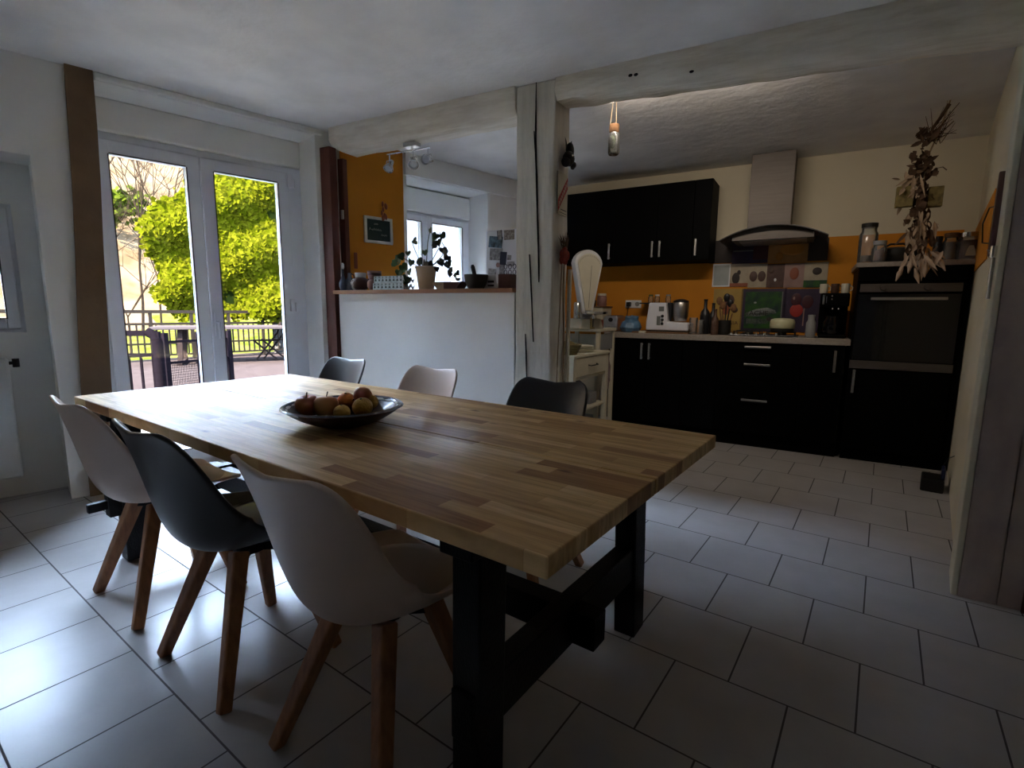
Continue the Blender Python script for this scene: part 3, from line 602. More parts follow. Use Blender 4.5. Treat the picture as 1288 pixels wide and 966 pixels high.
# food processor
fu0, fu1 = U(812,410,.15), U(866,412,.15)
p = thing('food_processor', 'white food processor with steel mixing bowl and small display on the worktop', 'appliance', K.pt(fu0,.15,CT), K.a); w_ = fu1-fu0
m = MB(); m.prism([(0,.01),(w_,.01),(w_,.085),(w_*.52,.095),(w_*.46,.27),(w_*.06,.27),(w_*.005,.10)], 0, .22, 'y'); m.build('housing', M['white'], p, bevel=.012)
MB().box(.01,w_-.01,.02,.2,0,.012).build('foot', M['darkplastic'], p)
MB().box(w_*.30,w_*.42,-.004,.001,.19,.235).build('display', M['screen'], p, bevel=.001)
MB().box(w_*.26,w_*.345,-.004,.001,.06,.145).build('keypad', M['screen'], p, bevel=.001)
m = MB()
for z in (.075,.11,.145):
    m.T = Matrix.Translation((w_*.39,0,z)) @ Matrix.Rotation(PI/2,4,'X'); m.lathe([(.014,0),(.012,.012),(0,.012)],14)
m.T = Matrix.Identity(4); m.build('control_button', M['darkplastic'], p, smooth=40)
MB().lathe([(0,0),(.055,0),(.072,.04),(.076,.16),(.070,.175),(0,.178)],28,(w_*.74,.11,.098)).build('mixing_bowl', M['steel'], p, smooth=40)
MB().lathe([(.072,0),(.07,.015),(.03,.03),(.0,.032)],24,(w_*.74,.11,.274)).build('bowl_lid', M['darkplastic'], p, smooth=40)
MB().box(w_*.46,w_*.56,.06,.17,.095,.27).build('bowl_bracket', M['darkplastic'], p, bevel=.004)
o = MB().box(fu0-.10,fu1+.02,.04,.40,CT+.0005,CT+.0125).build('chopping_board', M['cork'], loc=K.pt(0), rotz=K.a, bevel=.003); tag(o, 'brown chopping board lying under the food processor', 'board')
p.location.z += .013
# jars behind the processor
for i, px in enumerate((818, 826, 840)):
    u = U(px, 376, .45); g = thing('spice_jar', ['small glass jar with green lid on the wall shelf, left one behind the food processor','small glass jar with pale label on the wall shelf, middle one behind the food processor','small glass jar on the wall shelf, right one behind the food processor'][i], 'jar', K.pt(u,.47,1.243), K.a, 'jars on the small shelf')
    MB().lathe([(0,0),(.025,0),(.027,.05),(.02,.065),(0,.066)],16).build('jar_body', M['jar'], g, smooth=40)
    MB().cyl((0,0,.066),.022,.014,16).build('lid', [M['stemg'],M['whitepaper'],M['greybox']][i], g, smooth=40)
us0, us1 = U(808,380,.5), U(850,381,.5)
o = MB(); o.box(us0,us1,.40,.5935,1.23,1.242); o = tag(o.build('wall_shelf', M['darkplastic'], loc=K.pt(0), rotz=K.a), 'narrow dark shelf on the orange wall behind the food processor', 'shelf')
# sockets
g = thing('wall_socket', 'double white wall socket on the orange wall above the blue bag', 'socket', K.pt(U(797,379,.594),.594,0), K.a)
MB().box(-.085,.085,-.009,0,1.19,1.27).build('cover_plate', M['whitepaper'], g, bevel=.003)
m = MB()
for x in (-.042,.042):
    m.T = Matrix.Translation((x,-.009,1.23)) @ Matrix.Rotation(PI/2,4,'X'); m.lathe([(.024,0),(.022,.004),(0,.002)],16)
m.T = Matrix.Identity(4); m.build('socket_face', M['greybox'], g)
m = MB(); m.box(-.062,-.022,-.05,-.011,1.205,1.25); m.tube([(-.042,-.04,1.21),(-.045,-.06,1.12),(-.03,-.1,1.0),(.0,-.12,.97)],.004,6); m.build('plug', M['darkplastic'], g)
# toaster
p = thing('toaster', 'small silver toaster with dark slot at the left end of the worktop', 'appliance', K.pt(U(768,405,.2),.2,CT), K.a)
m = MB(); m.prism([(-.075,.01),(.075,.01),(.075,.13),(.06,.155),(-.06,.155),(-.075,.13)], 0,.24,'y'); m.build('housing', M['steel'], p, bevel=.01)
MB().box(-.05,.05,.03,.21,.154,.158).build('slot', M['darkplastic'], p)
m = MB(); m.T = Matrix.Translation((0,0,.115)) @ Matrix.Rotation(PI/2,4,'X'); m.lathe([(.022,0),(.02,.014),(0,.014)],16); m.T = Matrix.Identity(4); m.build('dial', M['darkplastic'], p, smooth=40)
MB().box(-.055,.055,-.006,.001,.02,.055).build('front_vent', M['greybox'], p)
# blue bag
m = MB(); random.seed(11)
m.lathe([(0,0),(.085,.005),(.10,.045),(.085,.09),(.06,.115),(.065,.15),(.0,.155)], 14)
m.v = [(x*(1+random.uniform(-.14,.14)), y*(1+random.uniform(-.14,.14)), z*(1+random.uniform(-.08,.08))) for x,y,z in m.v]
p = m.build('plastic_bag', M['bluebag'], loc=K.pt(U(794,405,.15),.15,CT), rotz=K.a, smooth=30); tag(p, 'crumpled light blue plastic bag on the worktop left of the food processor', 'bag')
o = MB().box(-.03,.03,-.02,.02,0,.02).build('sponge', M['cream'], loc=K.pt(U(808,415,.03),.03,CT), rotz=K.a, bevel=.004); tag(o, 'small pale sponge at the front edge of the worktop', 'sponge')
# glasses and bottle group
def lathe_thing(name, label, cat, prof, mt, u, v, z, n=20, group=None, fr=K, **k):
    o = MB().lathe(prof, n).build(name, M[mt], loc=fr.pt(u,v,z), rotz=fr.a, smooth=40); return tag(o, label, cat, group)
tumb = [(0,.004),(.03,.004),(.037,.13),(.035,.13),(.029,.008),(0,.008)]
lathe_thing('drinking_glass', 'tall clear glass at the right side of the food processor', 'glass', [(a,b*1.15) for a,b in tumb], 'jar', U(872,410,.08), .08, CT, group='glasses on the worktop')
lathe_thing('drinking_glass', 'clear glass with bright reflection left of the dark bottles', 'glass', tumb, 'jar', U(880,411,.12), .12, CT, group='glasses on the worktop')
bottle = [(0,0),(.038,0),(.04,.02),(.04,.16),(.034,.20),(.014,.235),(.013,.30),(.016,.302),(.016,.315),(0,.316)]
for i, (px, v, s_, mt, lb) in enumerate(((886,.22,1.0,'darkplastic','dark bottle at the left of the cluster beside the hob'),(896,.36,.9,'darkplastic','dark bottle behind the utensil crock beside the hob'),(899,.08,.72,'jambrown','short brown bottle in front of the dark bottles beside the hob'))):
    lathe_thing('bottle', lb, 'bottle', [(a*s_*1.1,b*s_) for a,b in bottle], mt, U(px,410,v), v, CT, group='bottles beside the hob')
cr = thing('utensil_crock', 'dark crock of wooden and black kitchen utensils left of the hob', 'crock', K.pt(U(911,412,.16),.16,CT), K.a)
MB().lathe([(0,0),(.05,0),(.055,.02),(.055,.13),(.05,.13),(.05,.01),(0,.01)],20).build('crock_body', M['iron'], cr, smooth=40)
for i, (dx, dy, h_) in enumerate(((-.05,.0,.30),(.03,.02,.28),(.06,-.01,.24),(.0,.03,.33),(-.02,-.02,.26))):
    m = MB(); m.tube([(dx*.3,dy*.3,.02),(dx,dy,h_-.05)],.006,6); m.ell((dx*1.08,dy,h_),(.026,.010,.036),12,8); m.build('utensil', [M['cork'],M['darkplastic']][i%2], cr, smooth=60)
# coffee machine group
p = thing('coffee_machine', 'black coffee machine with silver details between the hob and the oven tower', 'appliance', K.pt(U(1046,420,.12),.12,CT), K.a)
m = MB(); m.box(-.10,.10,0,.26,0,.03); m.box(-.10,.10,.14,.26,.03,.26); m.box(-.10,.10,0,.26,.25,.36); m.build('housing', M['black'], p, bevel=.012)
MB().lathe([(0,0),(.055,0),(.068,.03),(.068,.09),(.05,.13),(.052,.145),(0,.146)],22,(0,.065,.032)).build('glass_jug', M['blackgloss'], p, smooth=40)
m = MB(); m.box(-.085,-.070,-.006,.001,.27,.345); m.box(-.060,-.054,-.006,.001,.28,.335); m.build('chrome_stripe', M['chrome'], p)
m = MB()
for x, z in ((-.02,.31),(-.02,.335),(-.01,.235),(.03,.235),(-.10,.012)): m.ell((x,-.004,z),(.008,.006,.008),8,6)
m.build('indicator_button', M['chrome'], p, smooth=60)
for i, (px, mt, lb) in enumerate(((1036,'cream','pale mug on top of the coffee machine, left one'),(1063,'cream','pale mug on top of the coffee machine, right one'),(1050,'jambrown','brown mug between the two pale mugs on the coffee machine'))):
    u = U(px,368,.2); g = thing('mug', lb, 'mug', K.pt(u,.2,CT+.36), K.a, 'mugs on the coffee machine')
    MB().lathe([(0,0),(.026,0),(.030,.008),(.030,.075),(.027,.075),(.026,.008),(0,.008)],18).build('mug_body', M[mt], g, smooth=40)
    MB().tube([(.03,0,.02),(.045,0,.025),(.048,0,.045),(.03,0,.062)],.004,6).build('mug_handle', M[mt], g, smooth=60)
lathe_thing('salt_jar', 'small clear jar with pale lid beside the coffee machine', 'jar', [(0,0),(.035,0),(.038,.02),(.036,.12),(.024,.145),(.026,.185),(0,.186)], 'greybox', U(1019,420,.1), .1, CT)
# posters / enamel plaques on the wall over the hob
def plaque(label, px0, py0, px1, py1, mt, deco=(), border=None, grp='plaques over the hob'):
    v = .594; a, zt_ = K.at(px0, py0, v); b, zb_ = K.at(px1, py1, v); 
    t = thing('wall_plaque', label, 'plaque', K.pt((a+b)/2, v, (zt_+zb_)/2), K.a, grp); w = (b-a)/2-.003; h = (zt_-zb_)/2-.003
    MB().box(-w,w,-.008,0,-h,h).build('panel', M[border] if border else M[mt], t, bevel=.001)
    if border: MB().box(-w*.86,w*.86,-.0095,-.0075,-h*.88,h*.88).build('print', M[mt], t)
    for k, d_ in enumerate(deco):
        kind, x, z, sx, sz, dm = d_; m = MB()
        if kind == 'e': m.ell((x*w,-.009,z*h),(sx*w,.003,sz*h),18,8)
        elif kind == 'b': m.box((x-sx)*w,(x+sx)*w,-.0115,-.008,(z-sz)*h,(z+sz)*h)
        elif kind == 'p': m.prism([((x+q[0])*w,(z+q[1])*h) for q in sx], -.0115, -.008, 'y')
        m.build('motif', M[dm], t, smooth=60 if kind == 'e' else None)
    return t, w, h
t, w, h = plaque('dark blue-purple plaque with a line of small pale lettering in the top row', 922,303,967,331, 'purple', [('b',.55,0,.4,.7,'pinkprint'),('b',-.4,.1,.55,.05,'screen')])
plaque('wide peach and orange plaque in the top row under the hood', 967,301,1016,330, 'peach', [('e',-.4,-.45,.18,.35,'orangeprint'),('e',.2,.1,.6,.5,'orangeprint')])
plaque('plain black rectangle at the right end of the top row', 1017,300,1041,328, 'printdark')  # flat dark rectangle filling the right end of the row
plaque('plain black rectangle at the left end of the top row', 894,303,921,331, 'printdark')  # same dark rectangle at the left end
X = [897,919,941,965,988,1011,1040]
plaque('pale grey framed notice at the left end of the middle row', 897,332,918,361, 'bluegrayprint', border='whitepaper')
plaque('cream plaque with a dark cat silhouette in the middle row', 919,332,941,361, 'beigeprint', [('e',-.35,-.25,.42,.5,'printdark'),('e',-.05,.25,.2,.22,'printdark'),('b',0,-.83,.98,.15,'rust')])
plaque('cream plaque with two dark round shapes in the middle row', 942,332,964,362, 'beigeprint', [('e',-.45,-.05,.42,.45,'brownprint'),('e',.45,-.05,.42,.45,'brownprint')])
plaque('dark brown plaque with small white dot in the middle row', 965,332,986,362, 'brownprint', [('e',0,-.35,.14,.14,'whitepaper'),('e',-.5,.4,.3,.2,'jambrown')])
plaque('pinkish plaque with rust oval in the middle row', 987,331,1011,362, 'pinkish', [('e',0,.15,.45,.5,'rust')])
plaque('beige and green plaque at the right end of the middle row', 1012,330,1040,362, 'beigeprint', [('e',.1,.3,.4,.3,'printdark'),('b',0,-.7,.98,.28,'greenprint')])
t, w, h = plaque('yellow plaque with brown lettering and dark figure shapes behind the utensils', 898,363,932,417, 'mustard', [('e',.1,.45,.35,.28,'brownprint'),('e',.5,0,.22,.14,'brownprint'),('e',-.1,.1,.25,.35,'rust')])
text('lettering', 'BANANIA', .052, M['brownprint'], t, (0,-.009,-h*.62), (PI/2,0,0), sx=.9)
t, w, h = plaque('large green plaque with pale lettering behind the hob', 933,363,986,418, 'purple', [('b',0,0,.8,.86,'greenprint'),('p',0,0,[(-.75,-.15),(-.3,.05),(.2,.12),(.55,0),(.62,-.14),(.25,-.22),(-.2,-.3),(-.75,-.3)],0,'bluegrayprint'),('b',.83,.1,.02,.75,'screen'),('e',.35,-.42,.3,.18,'printdark'),('e',-.35,.35,.12,.08,'bluegrayprint'),('b',-.2,-.52,.5,.12,'bluegrayprint')])
text('lettering', 'VACHE', .062, M['printdark'], t, (-.05,-.0125,-.03*1), (PI/2,0,0))
plaque('dark plaque with pink flower shapes between the hob and the coffee machine', 987,363,1031,419, 'purple', [('e',-.35,.5,.28,.3,'pinkprint'),('e',.25,.4,.3,.3,'pinkprint'),('e',-.45,.55,.12,.15,'pinkish'),('e',-.3,0,.35,.3,'red'),('b',.1,-.3,.03,.4,'pinkish')])

# cream bread box and jar on it at the left
CU = U(752,400,.30)
p = thing('bread_box', 'cream-painted box standing at the left end of the worktop, a jar on top', 'box', K.pt(CU-.02,.22,CT), K.a)
MB().box(-.11,.10,0,.26,0,.235).build('box_body', M['cream'], p, bevel=.004); MB().box(-.12,.11,-.012,.27,.236,.25).build('lid', M['cork'], p, bevel=.003)
g = thing('storage_jar', 'glass storage jar with pale lid standing on the cream box', 'jar', K.pt(CU+.03,.32,CT+.25), K.a)
MB().lathe([(0,0),(.045,0),(.05,.01),(.05,.095),(.042,.105),(0,.106)],20).build('jar_body', M['pinkclay'], g, smooth=40); MB().lathe([(.044,.106),(.044,.128),(0,.13)],20).build('lid', M['cream'], g, smooth=40)
o = lathe_thing('glass_cover', 'small pale cup beside the storage jar on the cream box', 'cup', [(0,0),(.03,0),(.035,.06),(.03,.06),(.026,.006),(0,.006)], 'jambrown', CU-.07, .33, CT+.25)

# jars on the tower
SZ = TT+.035
def tall_jar(label, px, v, r, h, body, lid, content=None, name='preserving_jar'):
    g = thing(name, label, 'jar', K.pt(U(px, 315, v), v, SZ), K.a, 'jars on top of the oven tower')
    b_ = MB().lathe([(0,.002),(r*.9,.002),(r,.012),(r,h*.8),(r*.8,h*.9),(r*.8,h),(r*.76,h),(r*.76,h*.9),(r*.94,h*.79),(r*.94,.012),(0,.010)],22).build('jar_body', M[body], g, smooth=40)
    MB().lathe([(r*.86,h),(r*.88,h+.03),(0,h+.031)],22).build('lid', M[lid], g, smooth=40)
    if content: MB().lathe([(0,.013),(r*.9,.013),(r*.9,h*content[1]),(0,h*content[1])],20).build('contents', M[content[0]], b_, smooth=40)
    return g
tall_jar('tall clear glass jar with dark lid at the left end of the tower top', 1091, .12, .062, .27, 'jar', 'iron', ('jambrown',.22))
tall_jar('low glass jar of dark preserve second from the left on the tower top', 1106, .06, .05, .13, 'jar', 'greybox', ('jamred',.7))
tall_jar('glass jar of brown preserve right of the hanging garland on the tower top', 1195, .15, .05, .17, 'jar', 'straw' if False else 'cork', ('jambrown',.8))
g = tall_jar('dark red preserve jar with metal lid at the right end of the tower top', 1218, .14, .075, .165, 'jar', 'chrome', ('jamred',.85))
MB().prism([(-.03,.03),(.03,.03),(.022,.07),(.012,.10),(-.012,.10),(-.022,.07)],-.078,-.0765,'y').build('paper_label', M['beigeprint'], g)
tall_jar('small dark jar just left of the brown preserve jar', 1179, .14, .03, .15, 'darkplastic', 'darkplastic')
o = MB(); o.lathe([(0,0),(.13,0),(.15,.03),(.15,.10),(.145,.11),(.08,.125),(0,.13)],28); o.tube([(-.1,0,.12),(-.04,0,.155),(.04,0,.155),(.1,0,.12)],.008,8)
tag(o.build('cooking_pot', M['iron'], loc=K.pt(U(1128,315,.25),.27,SZ), rotz=K.a, smooth=40), 'wide black lidded pot on the tower top behind the garland', 'pot')

# ------------------------------------------------------------------ hanging dried garland
GY = Frame((0,4.40), 5.6)
def gp(px, py, dv=0): u, z = GY.at(px, py, 0); return (u, dv, z)
gl = thing('dried_garland', 'hanging garland of dried corn husks, leaves and twigs in front of the oven tower', 'garland', GY.pt(0), GY.a)
m = MB(); m.tube([gp(1196,124),gp(1180,170),gp(1165,200),gp(1160,250),gp(1156,300)],.005,6); m.tube([gp(1190,140),(gp(1190,140)[0],0,ZC)],.0015,5); m.build('hanging_cord', M['rope'], gl)
m = MB(); m.tube([gp(1172,163),gp(1185,145),gp(1194,131)],[.009,.010,.012],7); m.tube([gp(1176,168),gp(1196,142),gp(1207,129)],[.004,.003,.002],6); m.tube([gp(1178,172),gp(1200,152)],[.004,.003],6)
random.seed(5)
for i in range(26):
    a = gp(1168+random.uniform(-8,16), 176+random.uniform(-10,6), random.uniform(-.03,.03)); b_ = gp(1168+random.uniform(-6,36), 160+random.uniform(-24,8), random.uniform(-.05,.05)); m.tube([a,b_],[.003,.0015],4)
m.build('twig_bundle', M['strawdark'], gl)
def leafcloud(name, mt, n, cx_, cy_, rx, ry, lx, ly, w, dv=.05):
    m = MB()
    for i in range(n):
        a = gp(cx_+random.gauss(0,rx), cy_+random.gauss(0,ry), random.uniform(-dv,dv)); b_ = gp(0,0)
        dx = random.gauss(lx[0],lx[1]); dy = random.gauss(ly[0],ly[1])
        m.leafshape(a, (a[0]+dx, a[1]+random.uniform(-.05,.05), a[2]+dy), w*random.uniform(.6,1.4), random.uniform(-.2,.4), (random.uniform(-.5,.5),-1,random.uniform(-.3,.3)))
    return m.build(name, M[mt], gl, fix=False)
leafcloud('dry_leaf_cluster', 'strawdark', 30, 1163, 174, 5, 6, (.01,.03), (.02,.04), .028)
leafcloud('dry_leaf_cluster', 'strawdark', 70, 1161, 210, 7, 8, (.0,.03), (.0,.03), .038)
leafcloud('husk_cluster', 'straw', 26, 1150, 232, 7, 10, (-.03,.03), (-.08,.04), .022)
leafcloud('dry_leaf_cluster', 'strawdark', 46, 1158, 245, 6, 12, (0,.03), (-.05,.04), .04)
leafcloud('husk_cluster', 'straw', 60, 1157, 285, 7, 13, (0,.02), (-.08,.03), .022)
leafcloud('dry_leaf_cluster', 'strawdark', 46, 1157, 290, 8, 13, (0,.025), (-.04,.035), .032)
leafcloud('pale_husk_cluster', 'strawpale', 26, 1158, 318, 11, 6, (0,.03), (-.09,.025), .02)
for px0, px1, lb in ((1128,1147,''),(1168,1184,'')):
    a = gp(px0,236); b_ = gp(px1,260); MB().box(a[0],b_[0],-.03,.02,b_[2],a[2]).build('small_wicker_frame', M['basket'], gl, bevel=.003)
m = MB(); m.tube([gp(1170,215),gp(1178,222),gp(1176,212),gp(1186,210),gp(1191,214)],.003,6); m.build('curled_pod', M['strawdark'], gl)
m = MB()
for px, py, ddx in ((1146,325,-.01),(1164,330,.0),(1178,322,.05),(1150,338,.03),(1135,335,-.03)):
    a = gp(px,py,-.03); m.tube([a,(a[0]+ddx*.5,a[1],a[2]-.05),(a[0]+ddx,a[1],a[2]-.10)],[.006,.016,.003],8)
m.build('corn_cob', M['strawpale'], gl, smooth=60)

# ------------------------------------------------------------------ right wall hanging things
def rp_(px, py, v): u, z = RW.at(px, py, 0); return (u, v, z)
g = thing('hanging_paddle', 'long dark pointed wooden board hanging against the right kitchen wall', 'board', RW.pt(0), RW.a)
m = MB(); za = 1.73; uc = 1.0
m.prism([(-.05,1.45),(-.055,1.55),(-.05,1.70),(-.035,1.80),(-.01,1.88),(0.0,1.90),(.01,1.88),(.035,1.80),(.05,1.70),(.055,1.55),(.05,1.45)], .012, .04, 'y')
uc_ = RW.at(1252, 290, .03)[0]
m.v = [(x*.8+uc_+.06, y, 1.40+(z-1.45)*.75) for x,y,z in m.v]; m.build('blade', M['browng'], g, bevel=.004)
m = MB(); m.tube([(uc_+.06,.035,1.60),(uc_+.16,.05,1.61),(uc_+.28,.06,1.56),(uc_+.22,.055,1.47),(uc_+.06,.035,1.45)],.003,6); m.build('wire_loop', M['iron'], g)
g = thing('hanging_utensil', 'thin steel utensil with a ringed top hanging on the right kitchen wall', 'utensil', RW.pt(RW.at(1247,340,.03)[0]), RW.a)
m = MB(); m.tube([(0,.03,1.40),(0,.03,1.22)],.007,8); m.tube([(0,.0,1.40),(0,.05,1.41),(0,.03,1.37)],.004,6); m.build('shaft', M['steel'], g, smooth=60)
MB().cyl((0,.03,1.38),.014,.045,12).build('collar', M['chrome'], g, smooth=40)
# modem and cable
q = onz(1192, 624, 0)
g = thing('router_box', 'small black and dark blue device box on the floor by the right wall', 'device', (q[0]-.035, q[1]+.12, 0), RW.a)
MB().box(-.10,.10,-.02,.10,0,.085).build('case', M['darkplastic'], g, bevel=.008)
MB().box(-.06,.08,-.02,-.0,.085,.15).build('upright_panel', mat('navy_plastic', (.01,.015,.06), .4), g, bevel=.004)
m = MB(); base = Vector((q[0]-.02, q[1]+.16, .085))
rel = [(0,0,0),(.0,.05,.06),(.015,.02,.12),(.035,-.20,.20),(.02,-.45,.28)]
m.tube([(x,y,z+.0) for x,y,z in rel],.003,6); tag(m.build('power_cable', M['darkplastic'], loc=tuple(base)), 'thin black cable curling up the right wall from the device box', 'cable')

# ================================================================== POST DECORATIONS (right face of the timber post)
PR = .268
g = thing('iron_figurine', 'dark iron ornament with leafy top fixed high on the timber post', 'ornament', B.pt(PR,.12,0), B.a)
m = MB(); m.ell((.035,0,2.08),(.035,.05,.045),12,8); m.ell((.03,-.03,2.055),(.03,.03,.03),10,8); m.ell((.05,.04,2.05),(.02,.02,.02),10,8); m.build('body', M['iron'], g, smooth=60)
m = MB(); m.leafshape((.02,0,2.10),(.05,.03,2.19),.05,.1,(1,0,0)); m.leafshape((.02,-.01,2.11),(.03,-.03,2.20),.035,.1,(1,0,0)); m.ell((.035,.02,2.13),(.025,.03,.05),10,8); m.ell((.04,.055,2.04),(.012,.02,.012),8,6); m.build('leaf_top', M['iron'], g, fix=False)
MB().ell((.062,-.01,2.09),(.008,.012,.01),10,6).build('glass_bead', M['chrome'], g, smooth=60)
g = thing('enamel_sign', 'upright white enamel sign with a diagonal red band on the side of the timber post', 'sign', B.pt(PR,.11,0), B.a)
MB().box(0,.006,-.075,.075,1.745,1.995).build('plate', M['cream'], g, bevel=.001)
m = MB(); m.prism([(-.074,1.76),(-.074,1.83),(.074,1.985),(.074,1.915)], .006,.0075,'x'); m.build('red_band', M['red'], g)
m = MB()
for i in range(8):
    t_ = (i+.5)/8; y = -.068+.136*t_; z = 1.795+.155*t_; m.box(.0075,.0085,y-.003,y+.003,z-.016,z+.016); m.box(.0075,.0085,y-.003,y+.006,z+.010,z+.014)
m.build('pale_lettering', M['cream'], g)
m = MB(); m.box(.006,.007,-.03,.06,1.775,1.780); m.box(.006,.007,-.05,.065,1.757,1.760); m.build('thin_line', M['darkplastic'], g)
g = thing('chilli_bunch', 'bunch of dried red pods with twine strands hanging on the side of the timber post', 'dried bunch', B.pt(PR,.11,0), B.a)
m = MB(); random.seed(9)
for i in range(16): m.ell((.03+random.uniform(-.02,.02), random.uniform(-.05,.05), 1.50+random.uniform(-.035,.03)), (.013,.014,.03),8,6)
m.build('red_pods', M['redchili'], g, smooth=60)
m = MB()
for i in range(26):
    a = (.02+random.uniform(0,.02), random.uniform(-.04,.04), 1.54); m.leafshape(a,(a[0]+random.uniform(-.02,.03),a[1]+random.uniform(-.05,.05),1.62+random.uniform(-.03,.03)),.014,.1,(1,0,0))
m.build('dried_tops', M['strawdark'], g, fix=False)
m = MB(); m.tube([(.012,.0,1.48),(.012,-.02,1.2),(.012,-.04,.9),(.012,-.055,.55)],.004,6); m.tube([(.014,.03,1.48),(.014,.02,1.3),(.014,.05,1.0),(.012,.06,.6)],.006,6); m.build('twine_strand', M['rope'], g)
# floating board leaning: a pale stick
o = MB().tube([(0,0,0),(.0,.03,1.42)],.014,10).build('broom_stick', M['cream'], loc=B.pt(PR+.03,.17,0), rotz=B.a, smooth=40); tag(o, 'pale wooden stick leaning upright against the back of the timber post', 'stick')
# hanging bottle
g = thing('hanging_glass_vial', 'small glass bottle with cork and moss hanging on twine from the ceiling beyond the beam', 'hanging bottle', (-1.52,3.2,0))
m = MB(); m.tube([(-.012,0,ZC),(-.03,0,2.345)],.0018,5); m.tube([(.008,0,ZC),(.012,0,2.345)],.0018,5); m.build('twine', M['rope'], g)
MB().lathe([(0,2.295),(.028,2.295),(.031,2.30),(.031,2.345),(0,2.347)],14).build('cork', M['cork'], g, smooth=40)
MB().lathe([(0,2.16),(.03,2.16),(.036,2.17),(.036,2.275),(.028,2.295),(.026,2.295),(.033,2.27),(.033,2.172),(0,2.165)],18).build('bottle', M['jar'], g, smooth=40)
MB().ell((-.01,0,2.245),(.022,.022,.045),10,8).build('moss', M['stemg'], g, smooth=60)
MB().lathe([(.0,2.163),(.032,2.163),(.033,2.172),(0,2.173)],16).build('base_disc', M['chrome'], g)

# ================================================================== SIDE FURNITURE BEHIND THE POST
TR = Frame((-1.86, 3.36), 93)    # trolley, its drawer side faces +x (v<0)
g = thing('kitchen_trolley', 'cream wooden kitchen trolley with one drawer, standing behind the timber post', 'trolley', TR.pt(0), TR.a)
tw, td, th_ = .68, .42, .82
MB().box(-.01,tw+.01,-.01,td+.01,th_-.02,th_).build('top', M['cream'], g, bevel=.003)
for x in (0, tw-.045):
    for y in (0, td-.04): MB().box(x,x+.045,y,y+.04,0,th_-.02).build('leg', M['cream'], g, bevel=.003)
dr_ = MB().box(.05,tw-.05,0,.018,th_-.17,th_-.025).build('drawer', M['cream'], g, bevel=.003)
m = MB(); m.tube([(tw/2-.08,-.002,th_-.09),(tw/2-.07,-.022,th_-.095),(tw/2+.07,-.022,th_-.095),(tw/2+.08,-.002,th_-.09)],.005,6); m.build('drawer_pull', M['iron'], dr_, smooth=60)
MB().box(.045,tw-.045,.02,td-.02,th_-.20,th_-.18).build('apron_board', M['cream'], g)
for z in (.10,.36): MB().box(.0,tw,.01,td-.01,z,z+.018).build('shelf', M['cream'], g, bevel=.002)
MB().box(.05,tw-.05,td-.02,td-.01,.1,.64).build('back_panel', M['deep'], g)
m = MB(); random.seed(12); m.lathe([(0,0),(.12,.0),(.15,.08),(.13,.17),(.06,.22),(0,.22)],12); m.v = [(x*random.uniform(.85,1.15),y*random.uniform(.85,1.15),z*random.uniform(.9,1.1)) for x,y,z in m.v]
tag(m.build('cloth_bundle', M['cloth'], loc=TR.pt(.30,.2,.378), rotz=TR.a, smooth=30), 'bundle of printed cloth on the trolley middle shelf', 'cloth')
o = MB().box(-.07,.07,-.05,.05,0,.10).build('storage_tin', M['greybox'], loc=TR.pt(.5,.10,.378), rotz=TR.a, bevel=.01); tag(o, 'small grey tin beside the cloth bundle on the trolley shelf', 'tin')
o = MB().box(-.08,.08,-.06,.06,0,.13).build('paper_box', M['cream'], loc=TR.pt(.45,.12,.118), rotz=TR.a, bevel=.003); tag(o, 'pale box on the lowest shelf of the trolley', 'box')
m = MB()
for i in range(5): m.tube([(0,-.01*i*.3,0),(.012,-.02,-.1-.03*i),(.0,-.02,-.30+.01*i)],[.012,.016,.01],8)
tag(m.build('hanging_cloth', M['cloth'], loc=TR.pt(tw+.025,.03,.78), rotz=TR.a, smooth=60), 'patterned towel hanging at the right end of the trolley', 'towel')
# basket on trolley
m = MB(); 
for k in range(7): r_ = .085+.006*k; m.lathe([(r_,.012*k),(r_+.006,.012*k+.006),(r_,.012*k+.012),(r_-.006,.012*k+.006),(r_,.012*k)],22)
m.lathe([(0,.002),(.085,.002),(.085,.008),(0,.008)],22)
bk = m.build('wicker_basket', M['basket'], loc=TR.pt(.10,.12,th_), rotz=TR.a, smooth=60); tag(bk, 'small round yellow-brown wicker basket at the near end of the trolley top', 'basket')
for i in range(5):
    a = i*2*PI/5; m = MB(); m.ell((0,0,0),(.034,.034,.028),12,8); o = m.build('onion', M['clem'] if i%2 else M['basket'], loc=tuple(Vector(TR.pt(.10,.12,th_+.075))+Vector((.04*math.cos(a),.04*math.sin(a),.0))), smooth=180)
    tag(o, 'yellowish onion in the wicker basket on the trolley', 'onion', 'onions in the basket')
m = MB(); m.lathe([(0,0),(.10,0),(.13,.012),(.128,.015),(.098,.005),(0,.005)],24); 
for k in range(3): m.lathe([(0,.016+.012*k),(.10,.016+.012*k),(.125,.026+.012*k),(.123,.028+.012*k),(0,.022+.012*k)],24)
tag(m.build('plate_stack', M['cream'], loc=TR.pt(.42,.16,th_), rotz=TR.a, smooth=40), 'low stack of pale plates on the trolley top', 'plates')
# side table with scale
ST = Frame((-2.0, 4.06), 96)
g = thing('side_table', 'white topped side table carrying the old kitchen scale', 'table', ST.pt(0), ST.a)
sw, sd, sh = .42, .40, 1.0
MB().box(-.01,sw,-.01,sd,sh-.025,sh).build('top', M['cream'], g, bevel=.003)
for x in (.0, sw-.04):
    for y in (0, sd-.04): MB().box(x,x+.035,y,y+.035,0,sh-.025).build('leg', M['cream'], g, bevel=.002)
MB().box(.03,sw-.04,.01,.02,sh-.19,sh-.05).build('apron_panel', M['greybox'], g)
